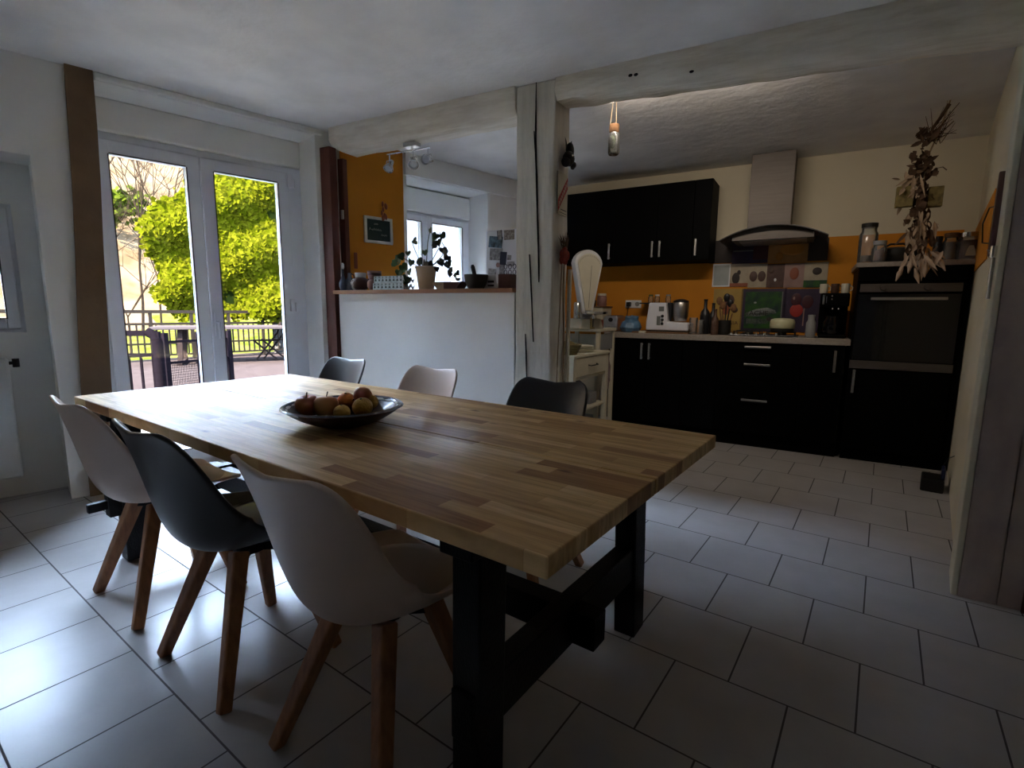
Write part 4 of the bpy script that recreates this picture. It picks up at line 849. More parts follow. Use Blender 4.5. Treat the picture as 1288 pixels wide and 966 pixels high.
# scale
sp = ST.pt(.06,.16,sh)
g = thing('kitchen_scale', 'old white shop scale with big fan-shaped dial behind the timber post', 'scale', sp, math.radians(62))
m = MB(); m.prism([(-.13,0),(.13,0),(.10,.09),(-.10,.09)],-.10,.10,'y'); m.build('base', M['cream'], g, bevel=.012)
fan = [(-.045,.09)]
for i in range(13):
    a = math.radians(172-164*i/12); fan.append((.148*math.cos(a), .55+.135*math.sin(a)))
fan.append((.045,.09))
m = MB(); m.prism(fan, -.035,.035,'y'); hs = m.build('dial_housing', M['whiteglaze'], g, bevel=.012)
fan2 = [(-.03,.16)]
for i in range(13):
    a = math.radians(168-156*i/12); fan2.append((.122*math.cos(a), .545+.105*math.sin(a)))
fan2.append((.03,.16))
m = MB(); m.prism(fan2, -.043,-.035,'y'); df = m.build('dial_face', M['cream'], hs)
m = MB()
for i in range(19):
    a = math.radians(160-140*i/18); r0_, r1_ = .42, .44 if i%3 else .455
    c = (0,.14); m.bar((c[0]+math.cos(a)*.25*0+ .115*math.cos(a),-.0435,.54+.085*math.sin(a)),(.122*math.cos(a)*.9,-.0435,.54+.10*math.sin(a)),.0012,.002)
m.bar((0,-.045,.18),(.02,-.045,.55),.002,.002); m.build('graduations', M['darkplastic'], df)
MB().lathe([(0,.0),(.02,.0),(.02,.03),(.11,.04),(.12,.06),(.115,.06),(.105,.045),(0,.04)],22,(-.02,-.16,.09)).build('weighing_pan', M['chrome'], g, smooth=40)
MB().lathe([(.03,0),(.03,.13),(.022,.14),(0,.14)],16,(-.11,-.03,.09)).build('damper', M['chrome'], g, smooth=40)
g = thing('small_picture', 'small honey-coloured framed picture standing in front of the scale', 'picture', ST.pt(.02,.06,sh), ST.a)
m = MB(); m.box(-.06,.06,0,.015,0,.015); m.box(-.06,.06,0,.015,.085,.10); m.box(-.06,-.045,0,.015,.015,.085); m.box(.045,.06,0,.015,.015,.085); m.build('moulding', M['cork'] if False else M['mustard'], g, bevel=.002)
MB().box(-.045,.045,.006,.010,.015,.085).build('backing', M['brownprint'], g)
o = MB().box(-.015,.015,-.015,.015,0,.08).build('salt_block', M['rust'], loc=ST.pt(.12,.03,sh), rotz=ST.a, bevel=.003); tag(o, 'small reddish wooden block beside the little frame', 'block')

# ================================================================== HALF WALL LEDGE
def on_ledge(px, v=.085): return B.at(px, 350, v)[0]
def lt(name, label, cat, px, v=.085, rz=0): return thing(name, label, cat, B.pt(on_ledge(px, v), v, HT), B.a+rz)
g = lt('slim_vase', 'slim blue and white vase with tall neck at the left end of the ledge', 'vase', 431.5, .02)
MB().lathe([(0,0),(.022,0),(.033,.03),(.032,.06),(.016,.095),(.0085,.125),(.008,.165),(0,.166)],18).build('vase_body', M['bluegrey'], g, smooth=60)
MB().lathe([(.009,.165),(.013,.175),(.012,.20),(.006,.212),(0,.213)],14).build('stopper', M['whiteglaze'], g, smooth=60)
g = lt('stoneware_jug', 'squat blue-grey stoneware bottle with short neck, second from the left on the ledge', 'bottle', 440, .055)
MB().lathe([(0,0),(.034,0),(.045,.03),(.043,.06),(.026,.09),(.016,.105),(.0155,.135),(0.013,.137),(.012,.11),(0,.105)],20).build('jug_body', M['bluegrey'], g, smooth=60)
MB().tube([(.018,0,.13),(.042,0,.12),(.045,0,.095),(.035,0,.08)],.0045,8).build('jug_handle', M['jambrown'], g, smooth=60)
g = lt('round_pot', 'round white and brown glazed pot with wide white rim on the ledge', 'pot', 453.5, .065)
MB().lathe([(0,0),(.035,0),(.058,.025),(.063,.055),(.052,.088),(.034,.10),(0,.10)],24).build('pot_body', [M['browng']], g, smooth=60)
MB().lathe([(.032,.098),(.040,.10),(.044,.135),(.040,.135),(.034,.105),(.03,.10)],24).build('rim', M['whiteglaze'], g, smooth=60)
m = MB()
for (x,y,z,r) in ((-.030,-.043,.058,.030),(-.040,-.028,.030,.026)): m.ell((x,y,z),(r,r*.55,r*1.05),14,10)
m.build('white_glaze_patch', M['whiteglaze'], g, smooth=60)
m = MB()
for x,y,z in ((-.04,-.0585,.070),(-.020,-.0625,.073),(-.03,-.0615,.080)): m.ell((x,y,z),(.004,.003,.004),8,6)
m.build('dark_speckle', M['iron'], g)
g = lt('clay_jar', 'pinkish clay jar with a tall flared and striped collar on the ledge', 'jar', 471, .065)
MB().lathe([(0,0),(.035,0),(.055,.025),(.055,.06),(.038,.085),(0,.085)],22).build('jar_body', M['pinkclay'], g, smooth=60)
MB().lathe([(.034,.082),(.047,.09),(.053,.145),(.049,.145),(.04,.095),(.03,.085)],22).build('collar', M['pinkclay'], g, smooth=60)
MB().lathe([(.0505,.112),(.0530,.118),(.0537,.126),(.0512,.128),(.0500,.114)],22).build('collar_stripe', M['browng'], g, smooth=60)
MB().box(-.06,-.055,-.01,.01,.03,.09).build('side_lug', M['browng'], g)
for k in range(2):
    g = thing('egg_tray', ['lower pale green egg tray of the stack of two on the ledge','upper pale green egg tray of the stack of two on the ledge'][k], 'egg tray', B.pt(on_ledge(495.5+.8*k), .085, HT+.051*k), B.a, 'egg trays on the ledge')
    m = MB(); nx, ny = 6, 3; Wt, Dt = .145-.006*k, .07
    N1, N2 = 48, 20; vs = []
    for j in range(N2+1):
        for i in range(N1+1):
            x = -Wt+2*Wt*i/N1; y = -Dt+2*Dt*j/N2; z = .026+.022*math.cos(2*PI*nx*(i/N1))*math.cos(2*PI*ny*(j/N2))
            vs.append((x,y,z))
    m.add(vs, [(j*(N1+1)+i, j*(N1+1)+i+1, (j+1)*(N1+1)+i+1, (j+1)*(N1+1)+i) for j in range(N2) for i in range(N1)])
    m.box(-Wt,Wt,-Dt-.001,-Dt+.002,.0,.05); m.build('tray_shell', M['eggcarton'], g, smooth=60, fix=False)
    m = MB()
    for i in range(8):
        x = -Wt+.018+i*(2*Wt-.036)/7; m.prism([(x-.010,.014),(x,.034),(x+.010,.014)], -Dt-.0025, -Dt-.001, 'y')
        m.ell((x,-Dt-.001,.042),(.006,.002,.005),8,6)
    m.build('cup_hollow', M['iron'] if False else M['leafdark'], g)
# potted climbing plant
g = lt('potted_plant', 'leafy climbing plant in a beige pot in the middle of the ledge', 'plant', 536, .085)
MB().lathe([(0,0),(.050,0),(.055,.01),(.074,.150),(.080,.152),(.080,.165),(.073,.165),(.066,.14),(0,.14)],28).build('pot', M['terracotta'], g, smooth=40)
MB().lathe([(0,.14),(.068,.14),(0,.146)],20).build('soil', M['deep'], g)
random.seed(21)
def pu(px, py, dv=0): u, z = B.at(px, py, .085+dv); return Vector((u-on_ledge(536,.085), dv, z-HT))
stems = [[(536,340),(537,320),(538,305),(541,290)],[(536,340),(545,325),(552,312),(556,300),(553,292)],[(535,340),(528,328),(522,315),(518,303)],[(536,340),(550,330),(562,326),(570,335),(575,350)],[(536,340),(520,332),(508,325),(498,322)],[(538,340),(556,322),(560,312),(556,305)]]
m = MB()
for s_ in stems: m.tube([pu(a,b,random.uniform(-.02,.02)) for a,b in s_],.0028,6)
m.build('stem', M['stemg'], g, smooth=60)
def heart(m, c, r, ang, tilt):
    # ivy / pothos style leaf
    pts = [(0,-1.15),(.35,-.75),(.8,-.25),(.95,.2),(.7,.6),(.3,.62),(0,.35),(-.3,.62),(-.7,.6),(-.95,.2),(-.8,-.25),(-.35,-.75)]
    ca, sa = math.cos(ang), math.sin(ang); vs = [tuple(c)]
    for x, y in pts:
        X_, Z_ = (x*ca-y*sa)*r, (x*sa+y*ca)*r; vs.append((c[0]+X_, c[1]+tilt*X_ + .25*abs(x)*r*.6, c[2]+Z_))
    m.add(vs, [(0,i+1,(i+1)%12+1) for i in range(12)])
L1 = [(541,289,.026,.2,'leafpale'),(548,296,.030,-.5,'leaf'),(553,303,.030,.3,'leaf'),(546,306,.026,-.8,'leafdark'),(556,297,.024,.9,'leaf'),(522,303,.030,-1.2,'leafpale'),(513,318,.024,.3,'leafpale'),(534,317,.026,.0,'leafpale'),(515,328,.030,-.3,'leaf'),(507,335,.034,.4,'leaf'),(502,342,.036,0,'leaf'),(498,350,.036,.3,'leaf'),(510,350,.036,-.4,'leaf'),(504,322,.034,.6,'leaf'),(499,326,.028,0,'leaf'),(527,330,.030,.1,'leafdark'),(534,331,.032,-.5,'leafdark'),(541,334,.030,.3,'leafdark'),(541,344,.026,0,'leafdark'),(553,329,.030,.3,'leafdark'),(557,314,.030,.1,'leafdark'),(560,322,.026,-.3,'leafdark'),(564,330,.028,.4,'leafdark'),(567,338,.022,0,'leafdark'),(572,346,.024,.5,'leafdark'),(566,345,.020,-.2,'leafdark'),(575,351,.016,.3,'leafdark'),(496,331,.030,1.0,'leaf'),(505,357,.030,.2,'leaf'),(514,342,.028,.3,'leaf'),(500,357,.028,.2,'leafdark'),(549,338,.020,.3,'leafdark')]
for nm in ('leafpale','leaf','leafdark'):
    m = MB()
    for px, py, r_, a_, k in L1:
        if k == nm:
            for rep in range(2 if nm != 'leafpale' else 1):
                m2 = pu(px+random.uniform(-1,1)*rep*3, py+random.uniform(-1,1)*rep*3, random.uniform(-.05,.05)); heart(m, m2, r_, a_+random.uniform(-.3,.3), random.uniform(-.6,.6))
    m.build({'leafpale':'pale_foliage','leaf':'green_foliage','leafdark':'dark_foliage'}[nm], M[nm], g, fix=False, smooth=180)
# folded tray, mortar
g = lt('wooden_tray', 'low flared wooden tray, pale end and dark side, between the plant pot and the mortar', 'tray', 566, .09)
m = MB(); pr = [(-.085,0),(.085,0),(.125,.055),(-.125,.055)]
m.prism([(-.075,0),(.085,0),(.125,.052),(-.125,.052)],-.05,-.044,'y'); m.prism([(-.075,0),(.085,0),(.125,.052),(-.125,.052)],.044,.05,'y'); m.box(-.075,.085,-.044,.044,0,.006)
m.add([(-.075,-.05,0),(-.075,.05,0),(-.125,.05,.052),(-.125,-.05,.052),(-.069,-.05,0),(-.069,.05,0),(-.119,.05,.052),(-.119,-.05,.052)], [(0,1,2,3),(4,5,6,7),(3,2,6,7),(0,1,5,4)])
m.add([(.085,-.05,0),(.085,.05,0),(.125,.05,.052),(.125,-.05,.052),(.079,-.05,0),(.079,.05,0),(.119,.05,.052),(.119,-.05,.052)], [(0,1,2,3),(4,5,6,7),(3,2,6,7),(0,1,5,4)])
m.build('tray_body', M['browng'], g)
MB().prism([(-.075,.001),(-.02,.001),(-.02,.051),(-.124,.051)],-.0520,-.0502,'y').build('pale_end', M['straw'], g)
g = lt('mortar', 'dark stone mortar with its pestle leaning inside, at the right end of the ledge', 'mortar', 599, .09)
MB().lathe([(0,0),(.05,0),(.056,.008),(.076,.05),(.083,.098),(.075,.098),(.066,.05),(.04,.02),(0,.018)],28).build('bowl', M['mortar'], g, smooth=50)
MB().tube([(.01,0,.03),(-.012,0,.09),(-.028,0,.15),(-.032,0,.165)],[.02,.014,.015,.009],12).build('pestle', M['mortar'], g, smooth=60)
# papers near the ledge end
ue = on_ledge(620,.14)
g = thing('paper_card', 'white folded leaflet with grey print standing at the right end of the ledge', 'leaflet', B.pt(ue-.01,.14,HT), B.a)
MB().prism([(-.065,0),(.06,0),(.055,.02),(.035,.05),(.035,.10),(-.04,.10),(-.04,.04)],-.002,.002,'y').build('sheet', M['whitepaper'], g); MB().box(-.03,.02,-.003,-.0021,.02,.032).build('print_line', M['darkplastic'], g); MB().box(-.03,.02,-.003,-.0021,.045,.060).build('print_line', M['darkplastic'], g)
g = lt('wooden_box', 'small dark reddish wooden box next to the timber post on the ledge', 'box', 639, .10)
MB().box(-.048,.045,-.05,.05,0,.095).build('box_body', M['browng'], g, bevel=.003)

# fridge behind the ledge
fl_, fz = K.at(613,291,-.75)[0], K.at(613,291,-.75)[1]
fl_ = K.at(613,300,-.75)[0]
g = thing('fridge', 'tall white fridge covered with photos and notes, seen over the ledge beside the post', 'fridge', K.pt(fl_,-.75,0), K.a)
FW = .50; FH = fz
MB().box(0,FW,.02,.62,.02,FH).build('cabinet', M['white'], g, bevel=.01)
MB().box(0,FW,-.03,.018,.75,FH).build('upper_door', M['white'], g, bevel=.01); MB().box(0,FW,-.03,.018,.05,.74).build('lower_door', M['white'], g, bevel=.01)
MB().box(FW-.05,FW-.02,-.06,-.03,1.0,1.35).build('handle', M['steel'], g, bevel=.004)
def note(name, label, px0, py0, px1, py1, mt, rot=0, kind='b', cat='photo', k=0):
    vv = -.75-.031-.0015*(k+1); a, z1_ = K.at(px0,py0,vv); b_, z0_ = K.at(px1,py1,vv); w = (b_-a)/2; h = (z1_-z0_)/2; m = MB()
    if kind == 'b': m.box(-w,w,-.0006,.0006,-h,h)
    else:
        m.T = Matrix.Rotation(PI/2,4,'X'); m.lathe([(0,0),(w,0),(w,.003),(0,.003)],20)
    o = m.build(name, M[mt], loc=K.pt((a+b_)/2,vv,(z1_+z0_)/2), rotz=K.a); o.rotation_euler = (0,rot,K.a); return tag(o, label, cat, 'photos and notes on the fridge')
note('photo', 'blue landscape photo tilted at the left edge of the fridge door', 615,298,632,311, 'photo1', .12)
o = note('photo', 'small black framed photo near the top of the fridge door', 625.5,290,631.5,301, 'photo4', -.1, k=1)
MB().box(-.018,.018,-.0015,-.0006,-.04,.04).build('picture', M['photo3'], o)
note('photo', 'brown group photo at the top right of the fridge door', 634,289.5,647,301, 'photo2')
note('photo', 'large grey photo on the left of the fridge door below the blue one', 616,313,632,327, 'photo3', .05)
note('photo', 'dark standing figure cut-out in the middle of the fridge door', 629,317,637,333, 'photo4', .1, k=1, cat='photo')
note('photo', 'small grey drawing right of the dark cut-out on the fridge', 638,321,643,327, 'photo3', .1)
note('photo', 'pale grey oval-ish print at the right of the fridge door', 638,329,647,335, 'photo3')
note('round_magnet', 'round pinkish magnet in the lower left of the fridge door', 624,330,629,336.5, 'pinkdot', kind='c', cat='magnet', k=2)
note('photo', 'grey photo at the lower left of the fridge door', 614,338,624,350, 'photo3', .1)
note('magnet_clip', 'tall narrow white notepad clipped low on the fridge door', 628,333,634,352, 'photo3', .05, cat='notepad')
o = note('photo', 'white card with a dark lattice pattern at the right of the fridge door', 636,335,647,350, 'whitepaper', cat='card')
m = MB()
for i in range(3):
    for j in range(3):
        m.tube([(-.045+.045*i+.016*math.cos(a),-.001,-.05+.05*j+.02*math.sin(a)) for a in [2*PI*q/10 for q in range(11)]],.0035,5)
m.build('lattice_print', M['photo4'], o)

# chalkboard + hook things on the orange wall
a, z1_ = W.at(458,272,-.02); b_, z0_ = W.at(494,307,-.02)
g = thing('chalkboard', 'small green chalkboard in a worn white frame on the orange wall', 'chalkboard', W.pt((a+b_)/2,-.006,(z1_+z0_)/2), W.a)
w = (b_-a)/2; h = .108
m = MB(); f_ = .022
m.box(-w,w,-.02,0,h-f_,h); m.box(-w,w,-.02,0,-h,-h+f_); m.box(-w,-w+f_,-.02,0,-h+f_,h-f_); m.box(w-f_,w,-.02,0,-h+f_,h-f_); m.build('frame', M['whiteglaze'], g, bevel=.002)
MB().box(-w+f_,w-f_,-.010,0,-h+f_,h-f_).build('slate', M['chalk'], g)
m = MB(); random.seed(2)
def scr(x0, z0, n, s_):
    x = x0
    for i in range(n):
        m.tube([(x,-.0105,z0),(x+s_*.3,-.0105,z0+s_*random.uniform(.5,1)),(x+s_*.6,-.0105,z0+random.uniform(-.2,.2)*s_),(x+s_*.8,-.0105,z0+s_*.4)],.0012,4); x += s_*.95
scr(-.085,-.002,6,.020); scr(-.04,.045,3,.014); scr(.025,-.04,3,.020)
m.build('chalk_writing', M['chalkline'], g)
u_, z_ = W.at(483,268,-.02)
m = MB(); random.seed(4)
for i in range(12): m.ell((random.uniform(-.025,.025),-.02,random.uniform(-.06,.08)),(.010,.012,.024),8,6)
tag(m.build('dried_flowers', M['rust'], loc=W.pt(u_,-.006,z_), rotz=W.a, smooth=60), 'small rust-brown dried flower bunch hanging above the chalkboard', 'dried flowers')
u_, z_ = W.at(449,330,-.03)
m = MB(); m.box(-.015,.015,-.008,0,-.05,.08); tag(m.build('wall_hook', M['rust'], loc=W.pt(u_,-.006,z_), rotz=W.a, bevel=.003), 'narrow brownish plate on the orange wall above the round pot', 'plate')

# ceiling spotlights on the beam
us, zs_ = B.at(518,178,.09)
g = thing('spotlight_bar', 'chrome three-head spotlight bar under the ceiling beam left of the post', 'spotlight', B.pt(us,.09,2.325), B.a)
MB().box(-.055,.055,-.035,.035,-.03,0).build('mount', M['steel'], g, bevel=.006)
bl0 = B.at(487,187,.09)[0]-us; bl1 = B.at(541,178,.09)[0]-us
MB().tube([(bl0,0,-.05),(bl1,0,-.05)],.006,8).build('rail', M['chrome'], g, smooth=60); MB().tube([(0,0,-.03),(0,0,-.05)],.008,8).build('rail_stem', M['chrome'], g)
for i, (x, dx, dy) in enumerate(((bl0+.02,.02,-.5),(0.01,.45,-.55),(bl1-.02,.05,-1.0))):
    hp = bpy.data.objects.new('spot_head', None)
    m = MB(); m.tube([(x,0,-.05),(x,0,-.095)],.005,6); m.tube([(x-.03,0,-.11),(x-.025,0,-.095),(x+.025,0,-.095),(x+.03,0,-.11)],.004,6)
    dv_ = Vector((dx, dy, -.75 if i < 2 else -.15)).normalized(); Q = dv_.to_track_quat('Z','Y').to_matrix().to_4x4()
    m.T = Matrix.Translation((x,0,-.13)) @ Q
    m.lathe([(0,-.05),(.014,-.048),(.018,-.03),(.02,-.01),(.034,.02),(.038,.035),(.034,.035),(.028,.02),(.012,.0),(0,0)],20)
    hd_ = m.build('spot_head', M['chrome'], g, smooth=50)
    m = MB(); m.T = Matrix.Translation((x,0,-.13)) @ Q; m.lathe([(0,.022),(.027,.022),(.027,.026),(0,.027)],20); m.build('lens', M['white'], hd_, smooth=50)

# ================================================================== OUTDOORS
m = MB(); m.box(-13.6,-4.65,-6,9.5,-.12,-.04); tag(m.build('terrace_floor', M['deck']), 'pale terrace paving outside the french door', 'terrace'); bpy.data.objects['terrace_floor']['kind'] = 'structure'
m = MB(); m.box(-7.55,-4.55,-6,9.5,-.05,-.03); struct(m.build('bounce_apron', mat('pale_bounce_surface', (.045,.044,.043), .9, var=.1, spec=.1)))  # unseen pale slab added to bounce daylight up into the rooms
# lawn + hillside
m = MB(); N_ = 60; vs = []
for j in range(N_+1):
    for i in range(N_+1):
        x = -12.6-70*(i/N_)**1.3; y = -45+110*j/N_; d_ = -12.6-x
        z = -.5 + (0 if d_ < 6 else (d_-6)*.12) + max(0,d_-16)*.62 + .35*math.sin(x*.31+y*.2)*min(1,d_/8) + .5*math.sin(y*.13+x*.07)*min(1,d_/20)
        vs.append((x,y,min(z,34+math.sin(y*.2)*1.5)))
m.add(vs, [(j*(N_+1)+i, j*(N_+1)+i+1, (j+1)*(N_+1)+i+1, (j+1)*(N_+1)+i) for j in range(N_) for i in range(N_)])
m.mi = 0
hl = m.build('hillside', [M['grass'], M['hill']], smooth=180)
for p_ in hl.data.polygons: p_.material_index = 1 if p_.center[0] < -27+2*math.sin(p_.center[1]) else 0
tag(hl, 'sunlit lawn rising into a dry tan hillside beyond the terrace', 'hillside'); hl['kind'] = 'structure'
# far railing
def railing(name, label, p, q, h, mt, posts, rails, bars, th=.02, mesh=False, z0=-.04):
    p = Vector(p); q = Vector(q); L_ = (q-p).length; a = math.atan2(q.y-p.y, q.x-p.x)
    g = thing(name, label, 'railing', (p.x,p.y,z0), a, 'terrace railings')
    m = MB()
    for z, t_ in rails: m.bar((0,0,z),(L_,0,z),t_,t_)
    m.build('rail', M[mt], g)
    for i in range(posts): 
        x = L_*i/(posts-1); MB().box(x-.03,x+.03,-.03,.03,0,h).build('post', M[mt], g)
    m = MB()
    for i in range(bars):
        x = L_*(i+.5)/bars; m.bar((x,0,.1),(x,0,h*.72),th,th)
    if bars: m.build('baluster', M[mt], g)
    return g
fa = onz(140,457,-.04); fb = onz(330,447,-.04)
railing('terrace_railing', 'weathered low railing along the far edge of the terrace', (fa[0]-.2,fa[1]-1.6,0), (fb[0]+.0,fb[1]+.9,0), 1.10, 'railfar', 8, ((1.09,.07),(.82,.05),(.38,.04),(.12,.04)), 46, .03)
na_ = onz(100,520,-.04); nb_ = onz(206,517,-.04)
g = railing('terrace_gate', 'dark metal gate section with a thick rounded end post, near the door', (na_[0],na_[1],0), (nb_[0],nb_[1],0), .92, 'rail', 3, ((.90,.06),(.66,.03)), 7, .022)
m = MB(); Lg = (Vector(nb_[:2])-Vector(na_[:2])).length; m.tube([(Lg,0,0),(Lg,0,.80),(Lg-.03,0,.88),(Lg-.10,0,.92)],[.055,.055,.055,.05],10); m.build('end_post', M['rail'], g, smooth=60)
pa = onz(214,500,-.04); pb = onz(292,488,-.04)
g = railing('mesh_fence', 'low dark fence with wire mesh infill standing between the gate and the table', (pa[0],pa[1],0), (pb[0],pb[1],0), .86, 'rail', 3, ((.74,.03),(.46,.03)), 0)
m = MB(); Lf = (Vector(pb[:2])-Vector(pa[:2])).length
for i in range(40): m.bar((Lf*i/40,0,.05),(Lf*i/40,0,.46),.004,.004)
for i in range(12): m.bar((0,0,.05+.034*i),(Lf,0,.05+.034*i),.004,.004)
m.build('wire_mesh', M['rail'], g)
# outdoor table
oc = onz(300,455,-.04); 
g = thing('garden_table', 'long sunlit garden table with a pale top on the terrace', 'table', (oc[0],oc[1],-.04), math.radians(62))
MB().box(-1.5,1.45,-.55,.55,.74,.80).build('table_top', M['outtable'], g, bevel=.01)
for x in (-1.05,1.05):
    for y in (-.38,.38): MB().bar((x,y,0),(x*.96,y,.74),.09,.09).build('leg', M['timber'], g)
    MB().bar((x,-.5,.04),(x,.5,.04),.09,.07).build('foot_bar', M['timber'], g)
# folding chair
fc = onz(341,452,-.04)
g = thing('folding_chair', 'wooden folding chair with crossed legs at the right end of the garden table', 'chair', (fc[0],fc[1],-.04), math.radians(40))
for y in (-.22,.22):
    MB().bar((-.25,y,0),(.25,y,.62),.04,.03).build('leg', M['timber'], g); MB().bar((.25,y,0),(-.28,y,.46),.04,.03).build('leg', M['timber'], g); MB().bar((.25,y,.62),(.34,y,.88),.04,.03).build('back_upright', M['timber'], g)
m = MB()
for i in range(5): m.box(-.26+.09*i,-.19+.09*i,-.22,.22,.44,.46)
m.build('seat_slats', M['timber'], g)
m = MB(); m.bar((.34,-.24,.84),(.34,.24,.84),.02,.07); m.build('back_slat', M['timber'], g)
# house wall carrying ivy
hp0 = onz(330,430,-.04)
IV = Frame((-12.0, 8.4), 60)
HF = Frame((-13.9,5.9), 50)
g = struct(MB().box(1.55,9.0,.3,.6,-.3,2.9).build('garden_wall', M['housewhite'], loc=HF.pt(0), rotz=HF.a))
random.seed(31)
def ivy_px(px, py): return HF.at(px, py, 0)
iv = thing('ivy_mass', 'big sunlit mass of green ivy on the wall behind the garden table', 'ivy', HF.pt(0), HF.a)
outl = [(196,262),(190,285),(200,300),(196,318),(206,335),(213,352),(208,372),(222,388),(236,400),(262,398),(300,400),(330,396),(344,404),(352,398),(362,380),(380,372),(380,235),(350,226),(330,222),(318,228),(300,216),(280,224),(262,232),(246,238),(232,244),(214,250)]
poly = [ivy_px(*p) for p in outl]
def inside(x, z):
    c = False; n = len(poly); j = n-1
    for i in range(n):
        if (poly[i][1] > z) != (poly[j][1] > z) and x < (poly[j][0]-poly[i][0])*(z-poly[i][1])/(poly[j][1]-poly[i][1])+poly[i][0]: c = not c
        j = i
    return c
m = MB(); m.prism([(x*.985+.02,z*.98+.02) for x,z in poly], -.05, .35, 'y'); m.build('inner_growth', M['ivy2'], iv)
m = MB(); xs = [p[0] for p in poly]; zs_ = [p[1] for p in poly]; cnt = 0; tries = 0
while cnt < 15000 and tries < 90000:
    tries += 1
    x = random.uniform(min(xs)-.1,max(xs)+.1); z = random.uniform(min(zs_)-.1,max(zs_)+.1)
    if not inside(x+random.gauss(0,.07), z+random.gauss(0,.07)): continue
    lump = .22*(math.sin(x*3.1+z*1.7)+math.sin(z*4.3-x*2.1)+math.sin(x*6.7+z*5.1)*.5)
    y = -.12-.22-lump*.8+random.uniform(-.08,.08); s_ = random.uniform(.045,.085); a_ = random.uniform(0,2*PI)
    e1 = Vector((math.cos(a_), random.uniform(-.7,.7), math.sin(a_))).normalized()*s_; e2 = Vector((-math.sin(a_), random.uniform(-.7,.7), math.cos(a_))).normalized()*s_*.8
    c = Vector((x,y,z)); m.add([tuple(c-e1),tuple(c-e2),tuple(c+e1),tuple(c+e2)], [(0,1,2,3)]); cnt += 1
lv = m.build('ivy_leaves', M['ivy'], iv, fix=False); lv['kind'] = 'stuff'
# bare trees on the hill
def bare_tree(px, py_base, dist, h, label, seed, spread=.5, n0=5):
    random.seed(seed); d_ = ray(px, py_base); d2 = d_[:2]/np.linalg.norm(d_[:2]); p = d2*dist
    # stand on the hillside
    dd = -12.6-p[0]; z = -.5 + (0 if dd < 6 else (dd-6)*.12) + max(0,dd-16)*.62 + .35*math.sin(p[0]*.31+p[1]*.2)*min(1,dd/8) + .5*math.sin(p[1]*.13+p[0]*.07)*min(1,dd/20)
    g = thing('bare_tree', label, 'tree', (p[0],p[1],z-.2), 0, 'bare trees beyond the terrace')
    mt_, mb_ = MB(), MB()
    def grow(a, dr, L_, r, dep, mm):
        b = a+dr*L_*.5+Vector((random.uniform(-.1,.1),random.uniform(-.1,.1),0))*L_*.3; c = b+dr*L_*.5
        mm.tube([a,b,c],[r,r*.85,r*.7],4,False)
        if dep == 0: return
        for i in range(3 if dep > 1 else 4):
            nd = (dr+Vector((random.gauss(0,spread),random.gauss(0,spread),random.uniform(-.1,.45)))).normalized(); grow(c, nd, L_*random.uniform(.6,.8), r*.6, dep-1, mb_)
    grow(Vector((0,0,0)), Vector((0,0,1)), h*.33, h*.0075, n0, mt_)
    mt_.build('trunk', M['bark'], g, fix=False); mb_.build('branches', M['bark'], g, fix=False)
bare_tree(160, 400, 19, 4.2, 'low bare shrub-like tree at the left beyond the terrace railing', 1, .6, 5)
bare_tree(178, 400, 26, 8.5, 'tall slender bare tree left of the ivy', 2, .4, 5)
bare_tree(215, 330, 34, 10, 'bare tree on the slope behind the ivy, upper middle of the left pane', 3, .5, 5)
bare_tree(145, 330, 38, 9, 'bare tree high on the slope at the left edge of the door', 4, .5, 5)
bare_tree(130, 400, 24, 6, 'fine-twigged bare bush at the extreme left of the door view', 11, .6, 5)
bare_tree(196, 330, 30, 7.5, 'thin bare sapling between the bare trees on the slope', 12, .45, 5)
bare_tree(290, 250, 40, 12, 'bare tree rising above the ivy behind the right pane', 5, .5, 5)
bare_tree(335, 250, 44, 12, 'bare tree at the upper right corner of the door view', 6, .5, 5)
# small conifer shrub on the slope
d_ = ray(150, 258); p = d_/np.linalg.norm(d_[:2])*36; zz = CAMH+p[2]
m = MB(); random.seed(8)
for i in range(500):
    c = Vector((random.gauss(0,.75),random.gauss(0,.75),random.gauss(0,.4))); e1 = Vector((random.uniform(-1,1),random.uniform(-1,1),random.uniform(-1,1))).normalized()*.22; e2 = Vector((random.uniform(-1,1),random.uniform(-1,1),random.uniform(-1,1))).normalized()*.18
    m.add([tuple(c-e1),tuple(c-e2),tuple(c+e1),tuple(c+e2)], [(0,1,2,3)])
dd = -12.6-p[0]; zh = -.5 + (dd-6)*.12 + max(0,dd-16)*.62
tag(m.build('green_shrub', M['pinegreen'], loc=(p[0],p[1],max(zz,zh+.4)), fix=False), 'small bright green shrub on the dry slope at upper left of the door view', 'shrub')
# neighbouring facade seen through the kitchen window
m = MB(); m.box(-.2,5.5,0,.4,-.2,3.6); struct(m.build('neighbour_wall', mat('shaded_render', (.014,.0155,.0185), .95, spec=0), loc=(-8.6,7.0,0), rotz=math.radians(62)))

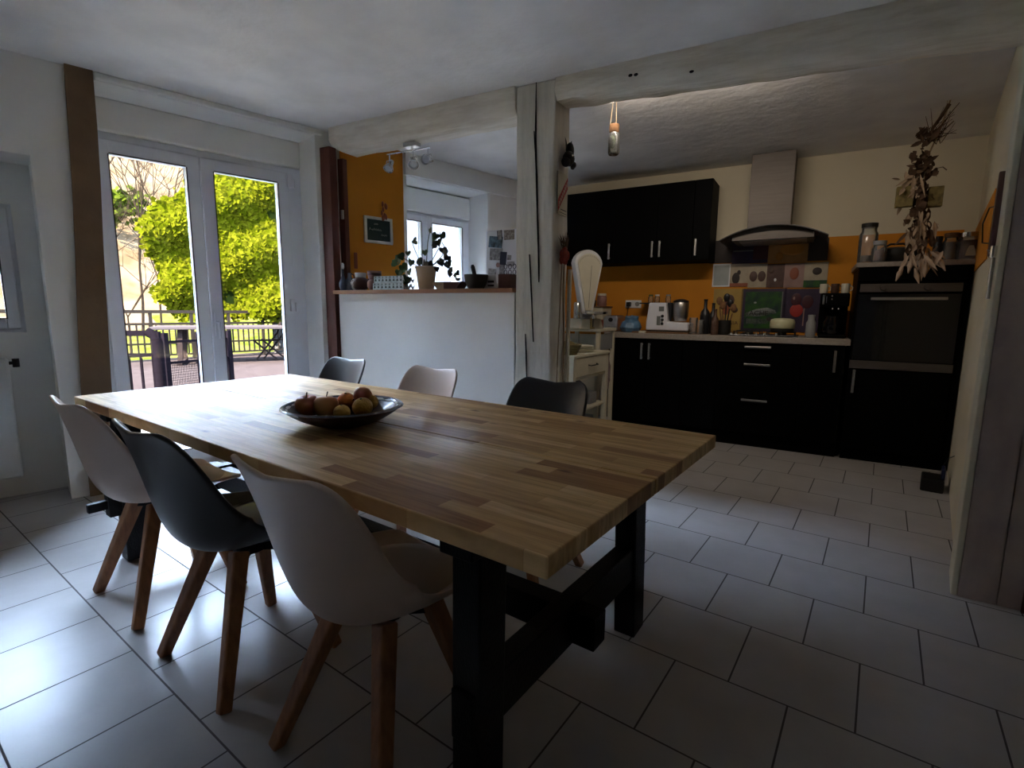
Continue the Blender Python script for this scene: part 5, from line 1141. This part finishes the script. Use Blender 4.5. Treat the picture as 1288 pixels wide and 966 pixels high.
# ================================================================== LIGHT
w = bpy.data.worlds.new('sky'); scn.world = w; w.use_nodes = True; bg = w.node_tree.nodes['Background']
bg.inputs['Color'].default_value = (.55,.73,1.0,1); bg.inputs['Strength'].default_value = 11.8
s = bpy.data.lights.new('sun', 'SUN'); s.energy = 42.0; s.color = (1,.93,.82); s.angle = .01
so = bpy.data.objects.new('sun', s); COL.objects.link(so); so.rotation_euler = Vector((-.12,.80,-.72)).to_track_quat('-Z','Y').to_euler()
def portal(fr, u0, u1, z0, z1, v):
    l = bpy.data.lights.new('window_portal', 'AREA'); l.shape = 'RECTANGLE'; l.size = u1-u0; l.size_y = z1-z0; l.cycles.is_portal = True
    o = bpy.data.objects.new('window_portal', l); COL.objects.link(o); o.location = fr.pt((u0+u1)/2, v, (z0+z1)/2)
    inward = Vector((-fr.v[0], -fr.v[1], 0)); o.rotation_euler = inward.to_track_quat('-Z','Z').to_euler()
portal(W, DS0, DS1, 0, 2.25, TH+.02); portal(W, KS0, KS1, 1.05, 2.08, TH+.02); portal(W, NS0, NS1, 1.0, 1.75, TH+.02)

# added fill lamp, hidden behind the beam, to brighten the kitchen
kl = thing('added_fill_lamp', 'added slim white fill lamp on the kitchen ceiling, hidden close behind the beam', 'lamp', B.pt(1.0,.285,0), B.a)
MB().prism([(-.03,ZC-.001),(.035,ZC-.001),(.03,ZC-.03),(.005,ZC-.075),(-.03,ZC-.08)],-.62,.62,'x').build('fill_lamp_housing', M['white'], kl, bevel=.004)
MB().prism([(.030,ZC-.032),(.034,ZC-.034),(.011,ZC-.074),(.007,ZC-.073)],-.60,.60,'x').build('fill_lamp_diffuser', mat('glowing_fill_diffuser', (.8,.8,.8), .5, emit=(1,.84,.66,.6)), kl)
l = bpy.data.lights.new('kitchen_fill_light', 'AREA'); l.shape = 'RECTANGLE'; l.size = 1.2; l.size_y = .05; l.energy = .62; l.spread = math.radians(135); l.color = (1,.87,.72)
o = bpy.data.objects.new('kitchen_fill_light', l); COL.objects.link(o); o.location = B.pt(1.0,.325,ZC-.050); o.rotation_euler = (math.radians(48),0,B.a)

# ================================================================== CAMERA
cam = bpy.data.cameras.new('camera'); cam.sensor_width = 36; cam.lens = 36*F/1288; cam.clip_start = .02; cam.clip_end = 500
co = bpy.data.objects.new('camera', cam); COL.objects.link(co)
R4 = Matrix([[*RM[0],0],[*RM[1],0],[*RM[2],0],[0,0,0,1]]); R4.translation = Vector((0,0,CAMH)); co.matrix_world = R4; scn.camera = co
vs_ = scn.view_settings; vs_.view_transform = 'Standard'; vs_.look = 'None'; vs_.gamma = 1; vs_.use_curve_mapping = False; vs_.exposure = 3.3
cy_ = scn.cycles; cy_.use_denoising = True; cy_.max_bounces = 10; cy_.diffuse_bounces = 6; cy_.glossy_bounces = 4; cy_.transparent_max_bounces = 12; cy_.sample_clamp_indirect = 6; cy_.caustics_reflective = False; cy_.caustics_refractive = False
